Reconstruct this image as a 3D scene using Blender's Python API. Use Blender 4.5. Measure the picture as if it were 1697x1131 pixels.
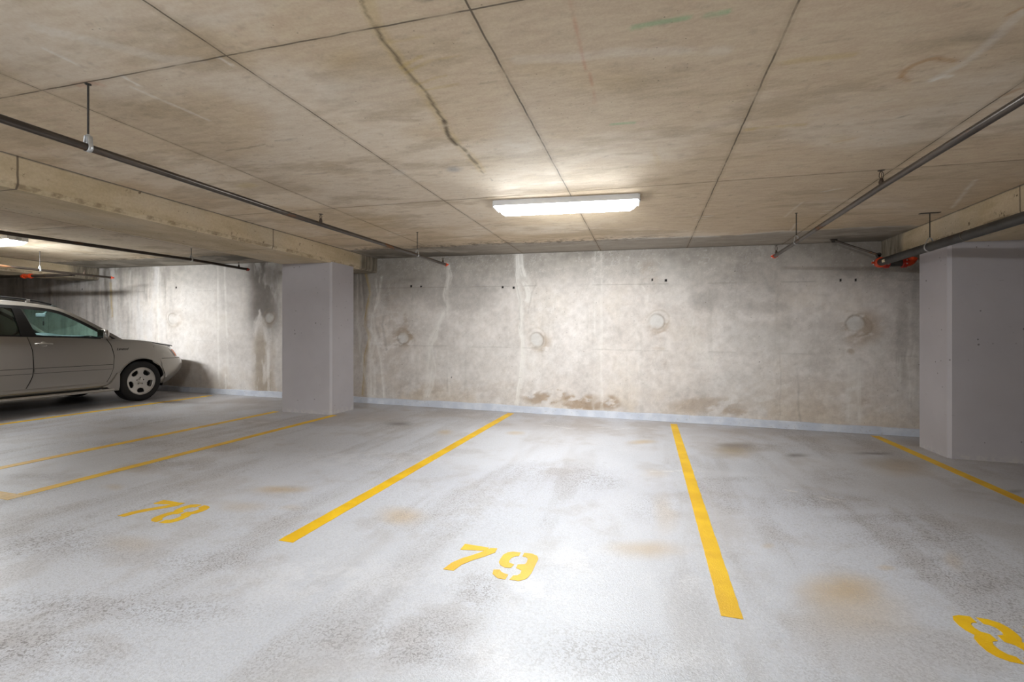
import bpy, math, random
import numpy as np
from mathutils import Vector, Matrix

for o in list(bpy.data.objects):
    bpy.data.objects.remove(o)
C = bpy.context.scene
COL = C.collection
PI = math.pi
S = 0.01445          # the whole deck falls gently towards +X (a ramped garage)
TILT = math.atan(S)
EYE = 1.238

# ------------------------------------------------------------------ camera, world, exposure
cam_d = bpy.data.cameras.new('camera')
cam = bpy.data.objects.new('camera', cam_d); COL.objects.link(cam)
cam.location = (0, 0, EYE)
cam.rotation_euler = (PI/2, 0, math.radians(15.989))
cam_d.sensor_fit = 'HORIZONTAL'; cam_d.sensor_width = 36.0
cam_d.lens = 780.0/1697.0*36.0
cam_d.shift_y = -8.5/1697.0
cam_d.clip_start = 0.05; cam_d.clip_end = 100
C.camera = cam
world = bpy.data.worlds.new('world'); C.world = world; world.use_nodes = True
world.node_tree.nodes['Background'].inputs[0].default_value = (0.6, 0.65, 0.75, 1)
world.node_tree.nodes['Background'].inputs[1].default_value = 0.02
vs = C.view_settings
vs.view_transform = 'Standard'; vs.look = 'None'; vs.gamma = 1.0; vs.use_curve_mapping = False
vs.exposure = 0.30
C.cycles.max_bounces = 12; C.cycles.diffuse_bounces = 7; C.cycles.glossy_bounces = 5
C.cycles.transparent_max_bounces = 12
LAMP_MAIN = 42.0; LAMP_LEFT = 58.0; LAMP_AISLE = 108.0   # watts leaving each wrap lamp's lens downwards

# ------------------------------------------------------------------ helpers
class MB:
    """collects geometry, builds ONE mesh object"""
    def __init__(s): s.v = []; s.f = []
    def add(s, vs_, fs_):
        n = len(s.v); s.v += [tuple(p) for p in vs_]; s.f += [tuple(i+n for i in f) for f in fs_]; return s
    def box(s, x0, x1, y0, y1, z0, z1, slope=False):
        P = [(x, y, z-(S*x if slope else 0)) for z in (z0, z1) for y in (y0, y1) for x in (x0, x1)]
        return s.add(P, [(0,2,3,1),(4,5,7,6),(0,1,5,4),(2,6,7,3),(0,4,6,2),(1,3,7,5)])
    def tube(s, pts, r, n=16, caps=True):
        pts = [Vector(p) for p in pts]; rings = []
        rr = r if isinstance(r, (list, tuple)) else [r]*len(pts)
        up = None
        for i, p in enumerate(pts):
            a = pts[max(i-1, 0)]; b = pts[min(i+1, len(pts)-1)]
            t = (b-a).normalized()
            if up is None:
                up = Vector((0,0,1)) if abs(t.z) < .9 else Vector((1,0,0))
            u = t.cross(up).normalized(); w = u.cross(t).normalized(); up = w
            rings.append([p+(u*math.cos(2*PI*k/n)+w*math.sin(2*PI*k/n))*rr[i] for k in range(n)])
        V = [q for R_ in rings for q in R_]; F = []
        for i in range(len(pts)-1):
            for k in range(n):
                F.append((i*n+k, i*n+(k+1) % n, (i+1)*n+(k+1) % n, (i+1)*n+k))
        if caps:
            F.append(tuple(range(n))[::-1]); F.append(tuple((len(pts)-1)*n+k for k in range(n)))
        return s.add(V, F)
    def lathe(s, prof, axis='x', o=(0,0,0), n=48, closed=False):
        """prof: (r, h) pairs turned round an axis"""
        V = []; F = []; m = len(prof)
        for k in range(n):
            a = 2*PI*k/n; c, q = math.cos(a), math.sin(a)
            for r, h in prof:
                if axis == 'x': V.append((o[0]+h, o[1]+r*c, o[2]+r*q))
                elif axis == 'y': V.append((o[0]+r*c, o[1]+h, o[2]+r*q))
                else: V.append((o[0]+r*c, o[1]+r*q, o[2]+h))
        for k in range(n):
            k2 = (k+1) % n
            for j in range(m-1 if not closed else m):
                j2 = (j+1) % m
                F.append((k*m+j, k2*m+j, k2*m+j2, k*m+j2))
        return s.add(V, F)
    def prism(s, poly, h0, h1, f=lambda u, v, h: (u, v, h)):
        n = len(poly)
        V = [f(u, v, h0) for u, v in poly]+[f(u, v, h1) for u, v in poly]
        F = [tuple(range(n))[::-1], tuple(range(n, 2*n))]+[(i, (i+1) % n, n+(i+1) % n, n+i) for i in range(n)]
        return s.add(V, F)
    def grid(s, P):
        """P: rows of points"""
        n = len(P[0]); V = [q for row in P for q in row]
        F = [(i*n+j, i*n+j+1, (i+1)*n+j+1, (i+1)*n+j) for i in range(len(P)-1) for j in range(n-1)]
        return s.add(V, F)
    def build(s, name, mat, parent=None, smooth=None, bevel=0, solid=0, offset=-1, loc=None):
        me = bpy.data.meshes.new(name); me.from_pydata(s.v, [], s.f); me.update()
        me.materials.append(mat)
        o = bpy.data.objects.new(name, me); COL.objects.link(o)
        if parent: o.parent = parent
        if smooth is not None:
            for p in me.polygons: p.use_smooth = True
            me.set_sharp_from_angle(angle=math.radians(smooth))
        if solid:
            m = o.modifiers.new('thick', 'SOLIDIFY'); m.thickness = solid; m.offset = offset
        if bevel:
            m = o.modifiers.new('bevel', 'BEVEL'); m.width = bevel; m.segments = 3; m.limit_method = 'ANGLE'
            m.angle_limit = math.radians(40)
        return o

def tag(o, label=None, cat=None, group=None, kind=None):
    if label: o['label'] = label
    if cat: o['category'] = cat
    if group: o['group'] = group
    if kind: o['kind'] = kind
    return o
def empty(name, loc=(0,0,0), rot=(0,0,0)):
    o = bpy.data.objects.new(name, None); COL.objects.link(o)
    o.location = loc; o.rotation_euler = rot; o.empty_display_size = .1; return o
def copy_tree(o, parent=None):
    c = o.copy(); COL.objects.link(c); c.parent = parent
    for ch in [x for x in bpy.data.objects if x.parent == o]:
        copy_tree(ch, c)
    return c

# node helpers
class NT:
    def __init__(s, name):
        s.m = bpy.data.materials.new(name); s.m.use_nodes = True; s.t = s.m.node_tree
        s.b = s.t.nodes['Principled BSDF']; s.tc = None
    def n(s, typ, **kw):
        x = s.t.nodes.new(typ)
        for k, v in kw.items(): setattr(x, k, v)
        return x
    def set(s, sock, v):
        if isinstance(v, bpy.types.NodeSocket): s.t.links.new(v, sock)
        elif isinstance(v, (tuple, list)) and len(v) == 3 and sock.type == 'RGBA': sock.default_value = (*v, 1)
        else: sock.default_value = v
    def coord(s, scale=(1,1,1), loc=(0,0,0), rot=(0,0,0)):
        if not s.tc: s.tc = s.n('ShaderNodeTexCoord')
        mp = s.n('ShaderNodeMapping'); s.t.links.new(s.tc.outputs['Object'], mp.inputs[0])
        mp.inputs['Scale'].default_value = scale; mp.inputs['Location'].default_value = loc
        mp.inputs['Rotation'].default_value = rot
        return mp.outputs[0]
    def noise(s, scale, detail=4, rough=.55, co=None, dist=0):
        x = s.n('ShaderNodeTexNoise'); s.set(x.inputs['Scale'], scale); s.set(x.inputs['Detail'], detail)
        s.set(x.inputs['Roughness'], rough); s.set(x.inputs['Distortion'], dist)
        s.t.links.new(co if co is not None else s.coord(), x.inputs['Vector']); return x.outputs['Fac']
    def ramp(s, f, a, b, va=0., vb=1.):
        x = s.n('ShaderNodeMapRange'); x.interpolation_type = 'SMOOTHSTEP'
        for i, v in enumerate((f, a, b, va, vb)): s.set(x.inputs[i], v)
        return x.outputs[0]
    def mth(s, op, a, b=0.):
        x = s.n('ShaderNodeMath', operation=op); s.set(x.inputs[0], a); s.set(x.inputs[1], b); return x.outputs[0]
    def mix(s, f, a, b, mode='MIX'):
        x = s.n('ShaderNodeMix', data_type='RGBA', blend_type=mode)
        s.set(x.inputs[0], f); s.set(x.inputs[6], a); s.set(x.inputs[7], b); return x.outputs[2]
    def sep(s, co):
        x = s.n('ShaderNodeSeparateXYZ'); s.t.links.new(co, x.inputs[0]); return x.outputs
    def voro(s, scale, co=None, feature='F1'):
        x = s.n('ShaderNodeTexVoronoi', feature=feature); s.set(x.inputs['Scale'], scale)
        s.t.links.new(co if co is not None else s.coord(), x.inputs['Vector']); return x
    def bump(s, h, strength=.3, dist=.005):
        x = s.n('ShaderNodeBump'); s.set(x.inputs['Height'], h); s.set(x.inputs['Strength'], strength)
        s.set(x.inputs['Distance'], dist); s.t.links.new(x.outputs[0], s.b.inputs['Normal'])
    def out(s, col=None, rough=None, metal=None, spec=None, coat=None, em=None, ems=None):
        for k, v in (('Base Color', col), ('Roughness', rough), ('Metallic', metal), ('Specular IOR Level', spec),
                     ('Coat Weight', coat), ('Emission Color', em), ('Emission Strength', ems)):
            if v is not None: s.set(s.b.inputs[k], v)
        return s.m

def plain(name, col, rough=.5, metal=0., var=.12, scale=12., coat=0., bump=0.):
    t = NT(name); f = t.noise(scale, 4)
    c = t.mix(t.ramp(f, .35, .65), tuple(x*(1-var) for x in col), tuple(min(1, x*(1+var)) for x in col))
    if bump: t.bump(t.noise(scale*8, 3), bump, .002)
    return t.out(c, rough, metal, coat=coat)

# ------------------------------------------------------------------ value noise in numpy (for stain maps)
def vnoise(x, y, seed):
    rs = np.random.RandomState(seed); L = rs.rand(256, 256)
    xi = np.floor(x).astype(int); yi = np.floor(y).astype(int); fx = x-xi; fy = y-yi
    fx = fx*fx*(3-2*fx); fy = fy*fy*(3-2*fy)
    g = lambda i, j: L[i % 256, j % 256]
    return (g(xi, yi)*(1-fx)+g(xi+1, yi)*fx)*(1-fy)+(g(xi, yi+1)*(1-fx)+g(xi+1, yi+1)*fx)*fy
def fbm(x, y, seed, o=5, r=.55):
    a = 0; w = 1; t = 0
    for k in range(o):
        a = a+w*vnoise(x*2**k, y*2**k, seed+k); t += w; w *= r
    return a/t
def sstep(v, a, b):
    t = np.clip((v-a)/(b-a), 0, 1); return t*t*(3-2*t)
def blend(col, m, c):
    m = m[..., None]; return col*(1-m)+np.array(c)*m
def blob(x, y, e, wx, wy, soft=.55):
    cx, cy, ax, ay, bx, by = e
    A = np.array([[ax, bx], [ay, by]]); I = np.linalg.inv(A)
    dx = x-cx+wx; dy = y-cy+wy
    u = I[0,0]*dx+I[0,1]*dy; v = I[1,0]*dx+I[1,1]*dy
    return 1-sstep(np.sqrt(u*u+v*v), soft, 1.25)
def strand(x, y, pts, w, wx, wy):
    d = np.full(x.shape, 9.)
    for (ax, ay), (bx, by) in zip(pts[:-1], pts[1:]):
        m = (x > min(ax, bx)-.5) & (x < max(ax, bx)+.5) & (y > min(ay, by)-.5) & (y < max(ay, by)+.5)
        px = x[m]+wx[m]-ax; py = y[m]+wy[m]-ay; vx = bx-ax; vy = by-ay
        t = np.clip((px*vx+py*vy)/(vx*vx+vy*vy+1e-9), 0, 1)
        d[m] = np.minimum(d[m], np.hypot(px-t*vx, py-t*vy))
    return 1-sstep(d, w*.35, w*.9+.006)
def runs(x, y, pts, w, wx, wy, seed):
    """a bundle of fine mineral runs with a soft halo"""
    rs = np.random.RandomState(seed); m = strand(x, y, pts, w*1.5, wx, wy)*.48
    for k in range(5):
        off = rs.uniform(-1, 1)*w*.9
        a = strand(x, y, [(px+off, py) for px, py in pts], max(.004, w*.16), wx*(1+rs.uniform(-.5, .6)), wy)
        m = np.maximum(m, a*rs.uniform(.75, 1.25)*sstep(vnoise(x*3+k*7, y*2.2, seed+k), .15, .5))
    return m

def surface(name, us, vs_, place, color_fn, mat, wrap=None, solid_extra=None):
    """a finely divided sheet with a per-vertex dirt/stain map (colour attribute 'stain', alpha = wear)"""
    U, V = np.meshgrid(us, vs_)
    P = place(U, V).reshape(-1, 3).astype(np.float32)
    nu, nv = len(us), len(vs_)
    i = np.arange(nu-1)[None, :]+np.arange(nv-1)[:, None]*nu
    Q = np.stack([i, i+1, i+1+nu, i+nu], -1).reshape(-1, 4).astype(np.int32)
    me = bpy.data.meshes.new(name)
    me.vertices.add(len(P)); me.vertices.foreach_set('co', P.ravel())
    me.loops.add(Q.size); me.loops.foreach_set('vertex_index', Q.ravel())
    me.polygons.add(len(Q)); me.polygons.foreach_set('loop_start', np.arange(0, Q.size, 4, dtype=np.int32))
    me.update(calc_edges=True); me.validate()
    col = color_fn(U, V).reshape(-1, 4).astype(np.float32)
    at = me.color_attributes.new('stain', 'FLOAT_COLOR', 'POINT'); at.data.foreach_set('color', col.ravel())
    me.materials.append(mat)
    o = bpy.data.objects.new(name, me); COL.objects.link(o); return o
def axis(*segs):
    """segments (a, b, step) -> coordinates"""
    out = []
    for a, b, st in segs: out += list(np.linspace(a, b, max(1, int(round((b-a)/st))), endpoint=False))
    out.append(segs[-1][1]); return np.array(out)

# stain maps: positions on the wall / deck / slab in metres
WALL_STRANDS=[('y',0.018,0.75,[[-4.71,2.245],[-4.65,2.033],[-4.626,1.907],[-4.698,1.665],[-4.722,1.349],[-4.65,1.139],[-4.734,0.822],[-4.746,0.505],[-4.77,0.134]]),('w',0.02,0.6,[[-4.892,2.249],[-4.892,1.56],[-4.843,1.136],[-4.795,0.714],[-4.674,0.297],[-4.65,0.109]]),('w',0.014,0.5,[[-4.819,2.279],[-4.795,1.771],[-4.758,1.454],[-4.65,0.982],[-4.555,0.617],[-4.531,0.146]]),('w',0.016,0.55,[[-4.412,2.186],[-4.46,1.769],[-4.578,1.56],[-4.614,1.266],[-4.495,1.037],[-4.412,0.726],[-4.365,0.31],[-4.365,0.123]]),('w',0.01,0.45,[[-4.531,2.168],[-4.483,1.874],[-4.555,1.56],[-4.531,1.141],[-4.626,0.719],[-4.602,0.143]]),('d',0.02,0.5,[[-4.318,2.288],[-4.318,1.768],[-4.389,1.352],[-4.318,0.936]]),('d',0.016,0.4,[[-4.783,2.141],[-4.746,1.771],[-4.795,1.348],[-4.819,0.714]]),('d',0.02,0.35,[[-4.578,1.98],[-4.602,1.77],[-4.531,1.455],[-4.46,1.142]]),('w',0.03,0.6,[[-3.192,2.362],[-3.138,2.161],[-3.214,1.862],[-3.149,1.662],[-3.301,1.461],[-3.421,1.239],[-3.51,1.056],[-3.487,0.854],[-3.443,0.653],[-3.476,0.349],[-3.565,0.163]]),('w',0.012,0.6,[[-3.246,1.562],[-3.333,1.361],[-3.377,1.159],[-3.487,1.006],[-3.521,0.752],[-3.565,0.345]]),('w',0.009,0.8,[[-3.149,2.361],[-3.17,1.762],[-3.165,1.162],[-3.159,0.763],[-3.149,0.214]]),('d',0.006,0.5,[[-3.203,2.362],[-3.203,1.562],[-3.192,0.762],[-3.192,0.262]]),('w',0.05,0.75,[[-1.949,2.501],[-1.939,2.328],[-1.889,2.155]]),('w',0.022,0.85,[[-1.969,2.482],[-1.959,2.233],[-1.969,2.042],[-1.949,1.85],[-1.909,1.707],[-1.889,1.564],[-1.929,1.325],[-1.88,1.163],[-1.88,0.896],[-1.909,0.609],[-1.949,0.321],[-1.978,0.128]]),('w',0.018,0.7,[[-1.909,2.328],[-1.811,2.154],[-1.772,2.058],[-1.83,1.964],[-1.791,1.754]]),('w',0.02,0.8,[[-1.87,2.06],[-1.811,1.963],[-1.791,1.83],[-1.821,1.754]]),('d',0.01,0.4,[[-1.713,2.275],[-1.674,2.037],[-1.752,1.849],[-1.791,1.564]]),('d',0.008,0.4,[[-2.028,2.331],[-1.988,2.042],[-1.929,1.707],[-1.939,1.325]]),('w',0.008,0.75,[[-0.756,2.498],[-0.756,1.565],[-0.774,0.834],[-0.774,0.047]]),('w',0.01,0.3,[[-0.674,2.477],[-0.648,2.021],[-0.665,1.474],[-0.665,0.837],[-0.656,0.054]]),('w',0.05,0.14,[[-0.72,2.478],[-0.72,2.022],[-0.701,1.2],[-0.72,0.05]]),('w',0.008,0.5,[[-0.267,2.409],[-0.276,2.284],[-0.293,2.212]]),('w',0.008,0.5,[[-3.17,1.562],[-3.149,0.763]]),('d',0.01,0.5,[[0.469,2.42],[0.534,2.262],[0.567,2.07],[0.648,1.913],[0.729,1.783]]),('d',0.012,0.45,[[1.966,0.71],[1.973,0.506],[1.966,0.26],[1.995,0.099]]),('d',0.006,0.3,[[1.746,1.238],[1.761,0.744],[1.746,0.165]]),('w',0.008,0.45,[[0.664,1.567],[0.616,1.351],[0.632,1.178],[0.729,1.007],[0.857,0.856]]),('w',0.03,0.35,[[0.689,1.222],[0.809,0.966],[0.857,0.882]]),('w',0.01,0.4,[[2.552,0.932],[2.545,0.613],[2.559,0.135]]),('w',0.01,0.4,[[2.689,0.936],[2.682,0.54],[2.689,0.144]]),('d',0.02,0.45,[[1.187,1.991],[1.179,1.568],[1.194,1.23]]),('w',0.012,0.55,[[-0.068,1.967],[0.0,1.833],[-0.017,1.637]]),('d',0.05,0.45,[[1.657,2.232],[1.665,2.066],[1.642,1.9]]),('w',0.008,0.6,[[1.657,2.265],[1.665,2.049]]),('w',0.03,0.55,[[-10.949,2.443],[-10.914,1.933],[-10.949,1.551],[-10.879,1.17],[-10.809,0.917]]),('w',0.03,0.65,[[-10.809,2.44],[-10.739,1.931],[-10.705,1.425],[-10.653,1.173]]),('y',0.02,0.6,[[-10.862,2.187],[-10.844,1.805],[-10.809,1.488]]),('d',0.03,0.6,[[-11.09,2.19],[-11.126,1.807],[-11.055,1.295]]),('d',0.02,0.5,[[-11.269,2.322],[-11.304,1.808]]),('w',0.02,0.4,[[-11.448,2.132],[-11.485,1.68],[-11.412,1.292]]),('w',0.02,0.5,[[-12.604,2.149],[-12.643,1.816]]),('w',0.02,0.4,[[-10.31,2.428],[-10.293,1.802],[-10.327,1.051],[-10.395,0.297]]),('d',0.02,0.35,[[-10.057,2.484],[-10.091,1.801],[-10.024,1.056]]),('w',0.012,0.4,[[-9.53,2.471],[-9.53,1.798],[-9.53,1.064],[-9.514,0.085]]),('w',0.014,0.5,[[-7.995,2.491],[-7.98,1.789],[-7.98,1.088],[-7.965,0.153]]),('w',0.012,0.5,[[-7.833,2.487],[-7.803,1.788],[-7.774,1.091],[-7.745,0.163]]),('d',0.02,0.35,[[-9.369,2.406],[-9.337,2.04],[-9.305,1.067]]),('d',0.06,0.7,[[-6.809,2.369],[-6.781,2.12],[-6.864,1.783]]),('d',0.05,0.6,[[-6.658,2.231],[-6.617,1.893],[-6.726,1.557]]),('d',0.03,0.5,[[-6.947,2.293],[-6.975,2.01],[-6.919,1.783]]),('t',0.06,0.55,[[-6.699,0.995],[-6.699,0.433],[-6.658,0.098]]),('w',0.012,0.5,[[-6.795,0.881],[-6.795,0.091]]),('t',0.1,0.45,[[-7.803,0.451],[-7.833,0.159],[-7.716,0.048]]),('w',0.01,0.6,[[-7.818,0.392],[-7.803,0.102]]),('w',0.006,0.5479820666192318,[[3.148,1.163],[3.144,0.828]]),('w',0.006,0.734987632838584,[[3.115,1.864],[3.103,1.666]]),('w',0.006,0.7345845805097555,[[3.291,1.263],[3.284,0.925]]),('w',0.006,0.7472181228573187,[[3.132,1.043],[3.126,0.667]]),('w',0.006,0.703292098514727,[[3.23,1.796],[3.226,1.575]]),('w',0.006,0.5890996354661868,[[3.109,0.738],[3.108,0.313]]),('w',0.006,0.5579853616002977,[[3.238,0.67],[3.239,0.399]]),('w',0.006,0.4389817238923509,[[3.279,0.727],[3.263,0.535]]),('w',0.006,0.6506593163467216,[[3.285,1.307],[3.273,1.015]]),('w',0.006,0.6340296429621455,[[3.176,1.418],[3.172,0.987]]),('w',0.006,0.7425602265587024,[[3.232,0.659],[3.238,0.31]]),('w',0.006,0.7858531789236246,[[3.134,0.745],[3.138,0.43]]),('w',0.006,0.7326431721093417,[[3.238,1.603],[3.233,1.387]]),('w',0.006,0.7959224059686325,[[3.115,0.753],[3.098,0.355]]),('w',0.006,0.5175564987276249,[[3.181,1.682],[3.181,1.261]]),('w',0.006,0.4179760973984145,[[3.111,1.069],[3.111,0.837]]),('w',0.006,0.6021681494592177,[[3.269,0.593],[3.276,0.37]]),('w',0.006,0.41255110487012714,[[3.118,1.089],[3.103,0.829]]),('w',0.006,0.4169743298884817,[[3.218,1.675],[3.221,1.45]]),('w',0.006,0.5511156957648731,[[3.284,0.704],[3.276,0.407]]),('w',0.006,0.6237044248061563,[[3.225,1.097],[3.221,0.653]]),('w',0.006,0.6881245008576553,[[3.199,1.313],[3.186,1.091]]),('w',0.006,0.619372187074745,[[3.287,1.196],[3.268,0.936]]),('w',0.006,0.6463191765225027,[[3.213,1.854],[3.21,1.717]]),('w',0.006,0.6717125592152435,[[3.222,1.267],[3.211,0.905]]),('w',0.006,0.42423072145831897,[[3.242,1.851],[3.24,1.4]]),('w',0.003,0.5,[[-3.949,0.644],[-3.953,0.597]]),('w',0.003,0.5,[[-3.798,0.781],[-3.801,0.718]]),('w',0.003,0.5,[[-3.99,0.558],[-4.001,0.496]]),('w',0.003,0.5,[[-3.822,0.581],[-3.826,0.545]]),('w',0.003,0.5,[[-3.915,0.837],[-3.916,0.766]]),('w',0.003,0.5,[[-4.044,0.874],[-4.048,0.829]]),('w',0.003,0.5,[[-3.875,0.523],[-3.882,0.478]]),('w',0.003,0.5,[[-4.076,0.613],[-4.067,0.56]]),('w',0.003,0.5,[[-3.937,0.674],[-3.945,0.596]]),('w',0.003,0.5,[[-3.88,0.531],[-3.887,0.49]]),('w',0.003,0.5,[[-3.879,0.546],[-3.883,0.516]]),('w',0.003,0.5,[[-4.133,0.781],[-4.127,0.741]]),('w',0.003,0.5,[[-4.03,0.724],[-4.032,0.637]]),('w',0.003,0.5,[[-3.832,0.854],[-3.843,0.765]]),('w',0.003,0.5,[[-3.657,0.728],[-3.647,0.642]]),('w',0.003,0.5,[[-4.227,0.812],[-4.222,0.731]]),('w',0.003,0.5,[[-4.035,0.785],[-4.038,0.748]]),('w',0.003,0.5,[[-4.091,0.889],[-4.089,0.847]]),('w',0.003,0.5,[[-3.933,0.498],[-3.929,0.411]]),('w',0.003,0.5,[[-3.987,0.499],[-3.978,0.438]]),('w',0.003,0.5,[[-3.724,0.849],[-3.729,0.781]]),('w',0.003,0.5,[[-3.93,0.677],[-3.932,0.589]]),('w',0.003,0.5,[[-4.044,0.802],[-4.036,0.748]]),('w',0.003,0.5,[[-4.03,0.552],[-4.033,0.517]]),('w',0.003,0.5,[[-4.197,0.837],[-4.19,0.75]]),('w',0.003,0.5,[[-4.003,0.542],[-3.996,0.521]]),('w',0.003,0.5,[[-4.138,0.896],[-4.143,0.856]]),('w',0.003,0.5,[[-4.147,0.669],[-4.149,0.614]]),('w',0.003,0.5,[[-3.947,0.898],[-3.955,0.869]]),('w',0.003,0.5,[[-3.956,0.892],[-3.946,0.81]]),('w',0.003,0.5,[[-3.81,0.779],[-3.814,0.733]]),('w',0.003,0.5,[[-3.865,0.622],[-3.863,0.575]]),('w',0.003,0.5,[[-3.904,0.867],[-3.903,0.795]]),('w',0.003,0.5,[[-3.835,0.748],[-3.844,0.714]]),('w',0.003,0.5,[[-4.079,0.55],[-4.082,0.471]]),('w',0.003,0.5,[[-3.816,0.634],[-3.817,0.587]]),('w',0.003,0.5,[[-4.163,0.719],[-4.159,0.665]]),('w',0.003,0.5,[[-3.943,0.809],[-3.942,0.738]]),('w',0.003,0.5,[[-3.819,0.727],[-3.81,0.64]]),('w',0.003,0.5,[[-3.886,0.749],[-3.877,0.672]]),('w',0.003,0.5,[[-3.96,0.866],[-3.953,0.798]]),('w',0.003,0.5,[[-3.796,0.511],[-3.79,0.443]]),('w',0.003,0.5,[[-3.966,0.875],[-3.964,0.854]]),('w',0.003,0.5,[[-4.125,0.852],[-4.119,0.828]]),('w',0.003,0.5,[[-3.896,0.51],[-3.903,0.488]]),('w',0.003,0.5,[[-3.914,0.528],[-3.923,0.447]]),('w',0.004,0.55,[[0.069,0.655],[0.071,0.588]]),('w',0.004,0.55,[[0.007,0.994],[0.016,0.945]]),('w',0.004,0.55,[[0.128,0.733],[0.143,0.712]]),('w',0.004,0.55,[[0.1,0.889],[0.103,0.82]]),('w',0.004,0.55,[[0.138,0.918],[0.142,0.854]]),('w',0.004,0.55,[[0.183,0.866],[0.179,0.824]]),('w',0.004,0.55,[[0.089,0.978],[0.089,0.901]]),('w',0.004,0.55,[[0.199,0.859],[0.208,0.832]]),('w',0.004,0.55,[[0.089,0.759],[0.09,0.712]]),('w',0.004,0.55,[[0.016,0.768],[0.03,0.742]]),('w',0.004,0.55,[[0.239,0.675],[0.24,0.63]]),('w',0.004,0.55,[[0.207,0.746],[0.196,0.712]]),('w',0.004,0.55,[[0.167,0.895],[0.158,0.834]]),('w',0.004,0.55,[[0.231,0.661],[0.224,0.599]]),('w',0.004,0.55,[[0.008,0.79],[-0.0,0.758]]),('w',0.004,0.55,[[0.213,1.004],[0.212,0.963]]),('w',0.004,0.55,[[0.169,0.892],[0.179,0.866]]),('w',0.004,0.55,[[0.199,0.645],[0.198,0.591]]),('w',0.004,0.55,[[-0.006,0.701],[-0.004,0.653]]),('w',0.004,0.55,[[0.164,0.744],[0.176,0.702]]),('w',0.004,0.55,[[0.116,0.837],[0.107,0.804]]),('w',0.004,0.55,[[-0.058,0.738],[-0.052,0.661]]),('w',0.004,0.55,[[0.17,0.941],[0.162,0.912]]),('w',0.004,0.55,[[0.091,0.748],[0.103,0.675]]),('w',0.004,0.55,[[0.131,0.894],[0.128,0.831]]),('w',0.004,0.55,[[0.287,0.982],[0.273,0.913]]),('w',0.004,0.6,[[2.577,0.891],[2.596,0.891]]),('w',0.004,0.6,[[2.687,0.925],[2.68,0.906]]),('w',0.004,0.6,[[2.632,0.845],[2.62,0.823]]),('w',0.004,0.6,[[2.723,0.954],[2.698,0.927]]),('w',0.004,0.6,[[2.752,0.855],[2.708,0.816]]),('w',0.004,0.6,[[2.73,0.922],[2.759,0.893]]),('w',0.004,0.6,[[2.559,0.881],[2.593,0.871]]),('w',0.004,0.6,[[2.738,0.874],[2.787,0.849]]),('w',0.004,0.6,[[2.554,0.901],[2.538,0.872]]),('w',0.004,0.6,[[2.59,0.879],[2.597,0.872]]),('w',0.004,0.6,[[2.517,0.94],[2.56,0.915]]),('w',0.004,0.6,[[2.492,0.947],[2.54,0.942]]),('w',0.004,0.6,[[2.525,0.887],[2.531,0.861]]),('w',0.004,0.6,[[2.733,0.911],[2.713,0.904]]),('w',0.004,0.6,[[2.738,0.874],[2.742,0.845]]),('w',0.004,0.6,[[2.664,0.922],[2.638,0.906]]),('w',0.004,0.6,[[2.62,0.902],[2.592,0.87]]),('w',0.004,0.6,[[2.58,0.92],[2.562,0.903]]),('w',0.004,0.6,[[2.44,0.916],[2.478,0.912]]),('w',0.004,0.6,[[2.558,0.93],[2.513,0.924]]),('w',0.004,0.6,[[2.628,0.943],[2.594,0.925]]),('w',0.004,0.6,[[2.447,0.866],[2.482,0.837]]),('w',0.003,0.5,[[-1.777,0.854],[-1.783,0.795]]),('w',0.003,0.5,[[-1.755,0.787],[-1.761,0.748]]),('w',0.003,0.5,[[-1.706,0.695],[-1.699,0.604]]),('w',0.003,0.5,[[-1.746,0.861],[-1.745,0.798]]),('w',0.003,0.5,[[-1.965,0.733],[-1.969,0.648]]),('w',0.003,0.5,[[-1.995,0.813],[-1.993,0.739]]),('w',0.003,0.5,[[-1.481,0.758],[-1.481,0.7]]),('w',0.003,0.5,[[-1.71,0.831],[-1.716,0.772]]),('w',0.003,0.5,[[-1.558,0.762],[-1.559,0.7]]),('w',0.003,0.5,[[-1.676,0.634],[-1.668,0.605]]),('w',0.003,0.5,[[-1.663,0.995],[-1.666,0.959]]),('w',0.003,0.5,[[-1.898,0.979],[-1.897,0.889]]),('w',0.003,0.5,[[-1.836,0.734],[-1.843,0.649]]),('w',0.003,0.5,[[-1.468,0.782],[-1.46,0.71]])]
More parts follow.
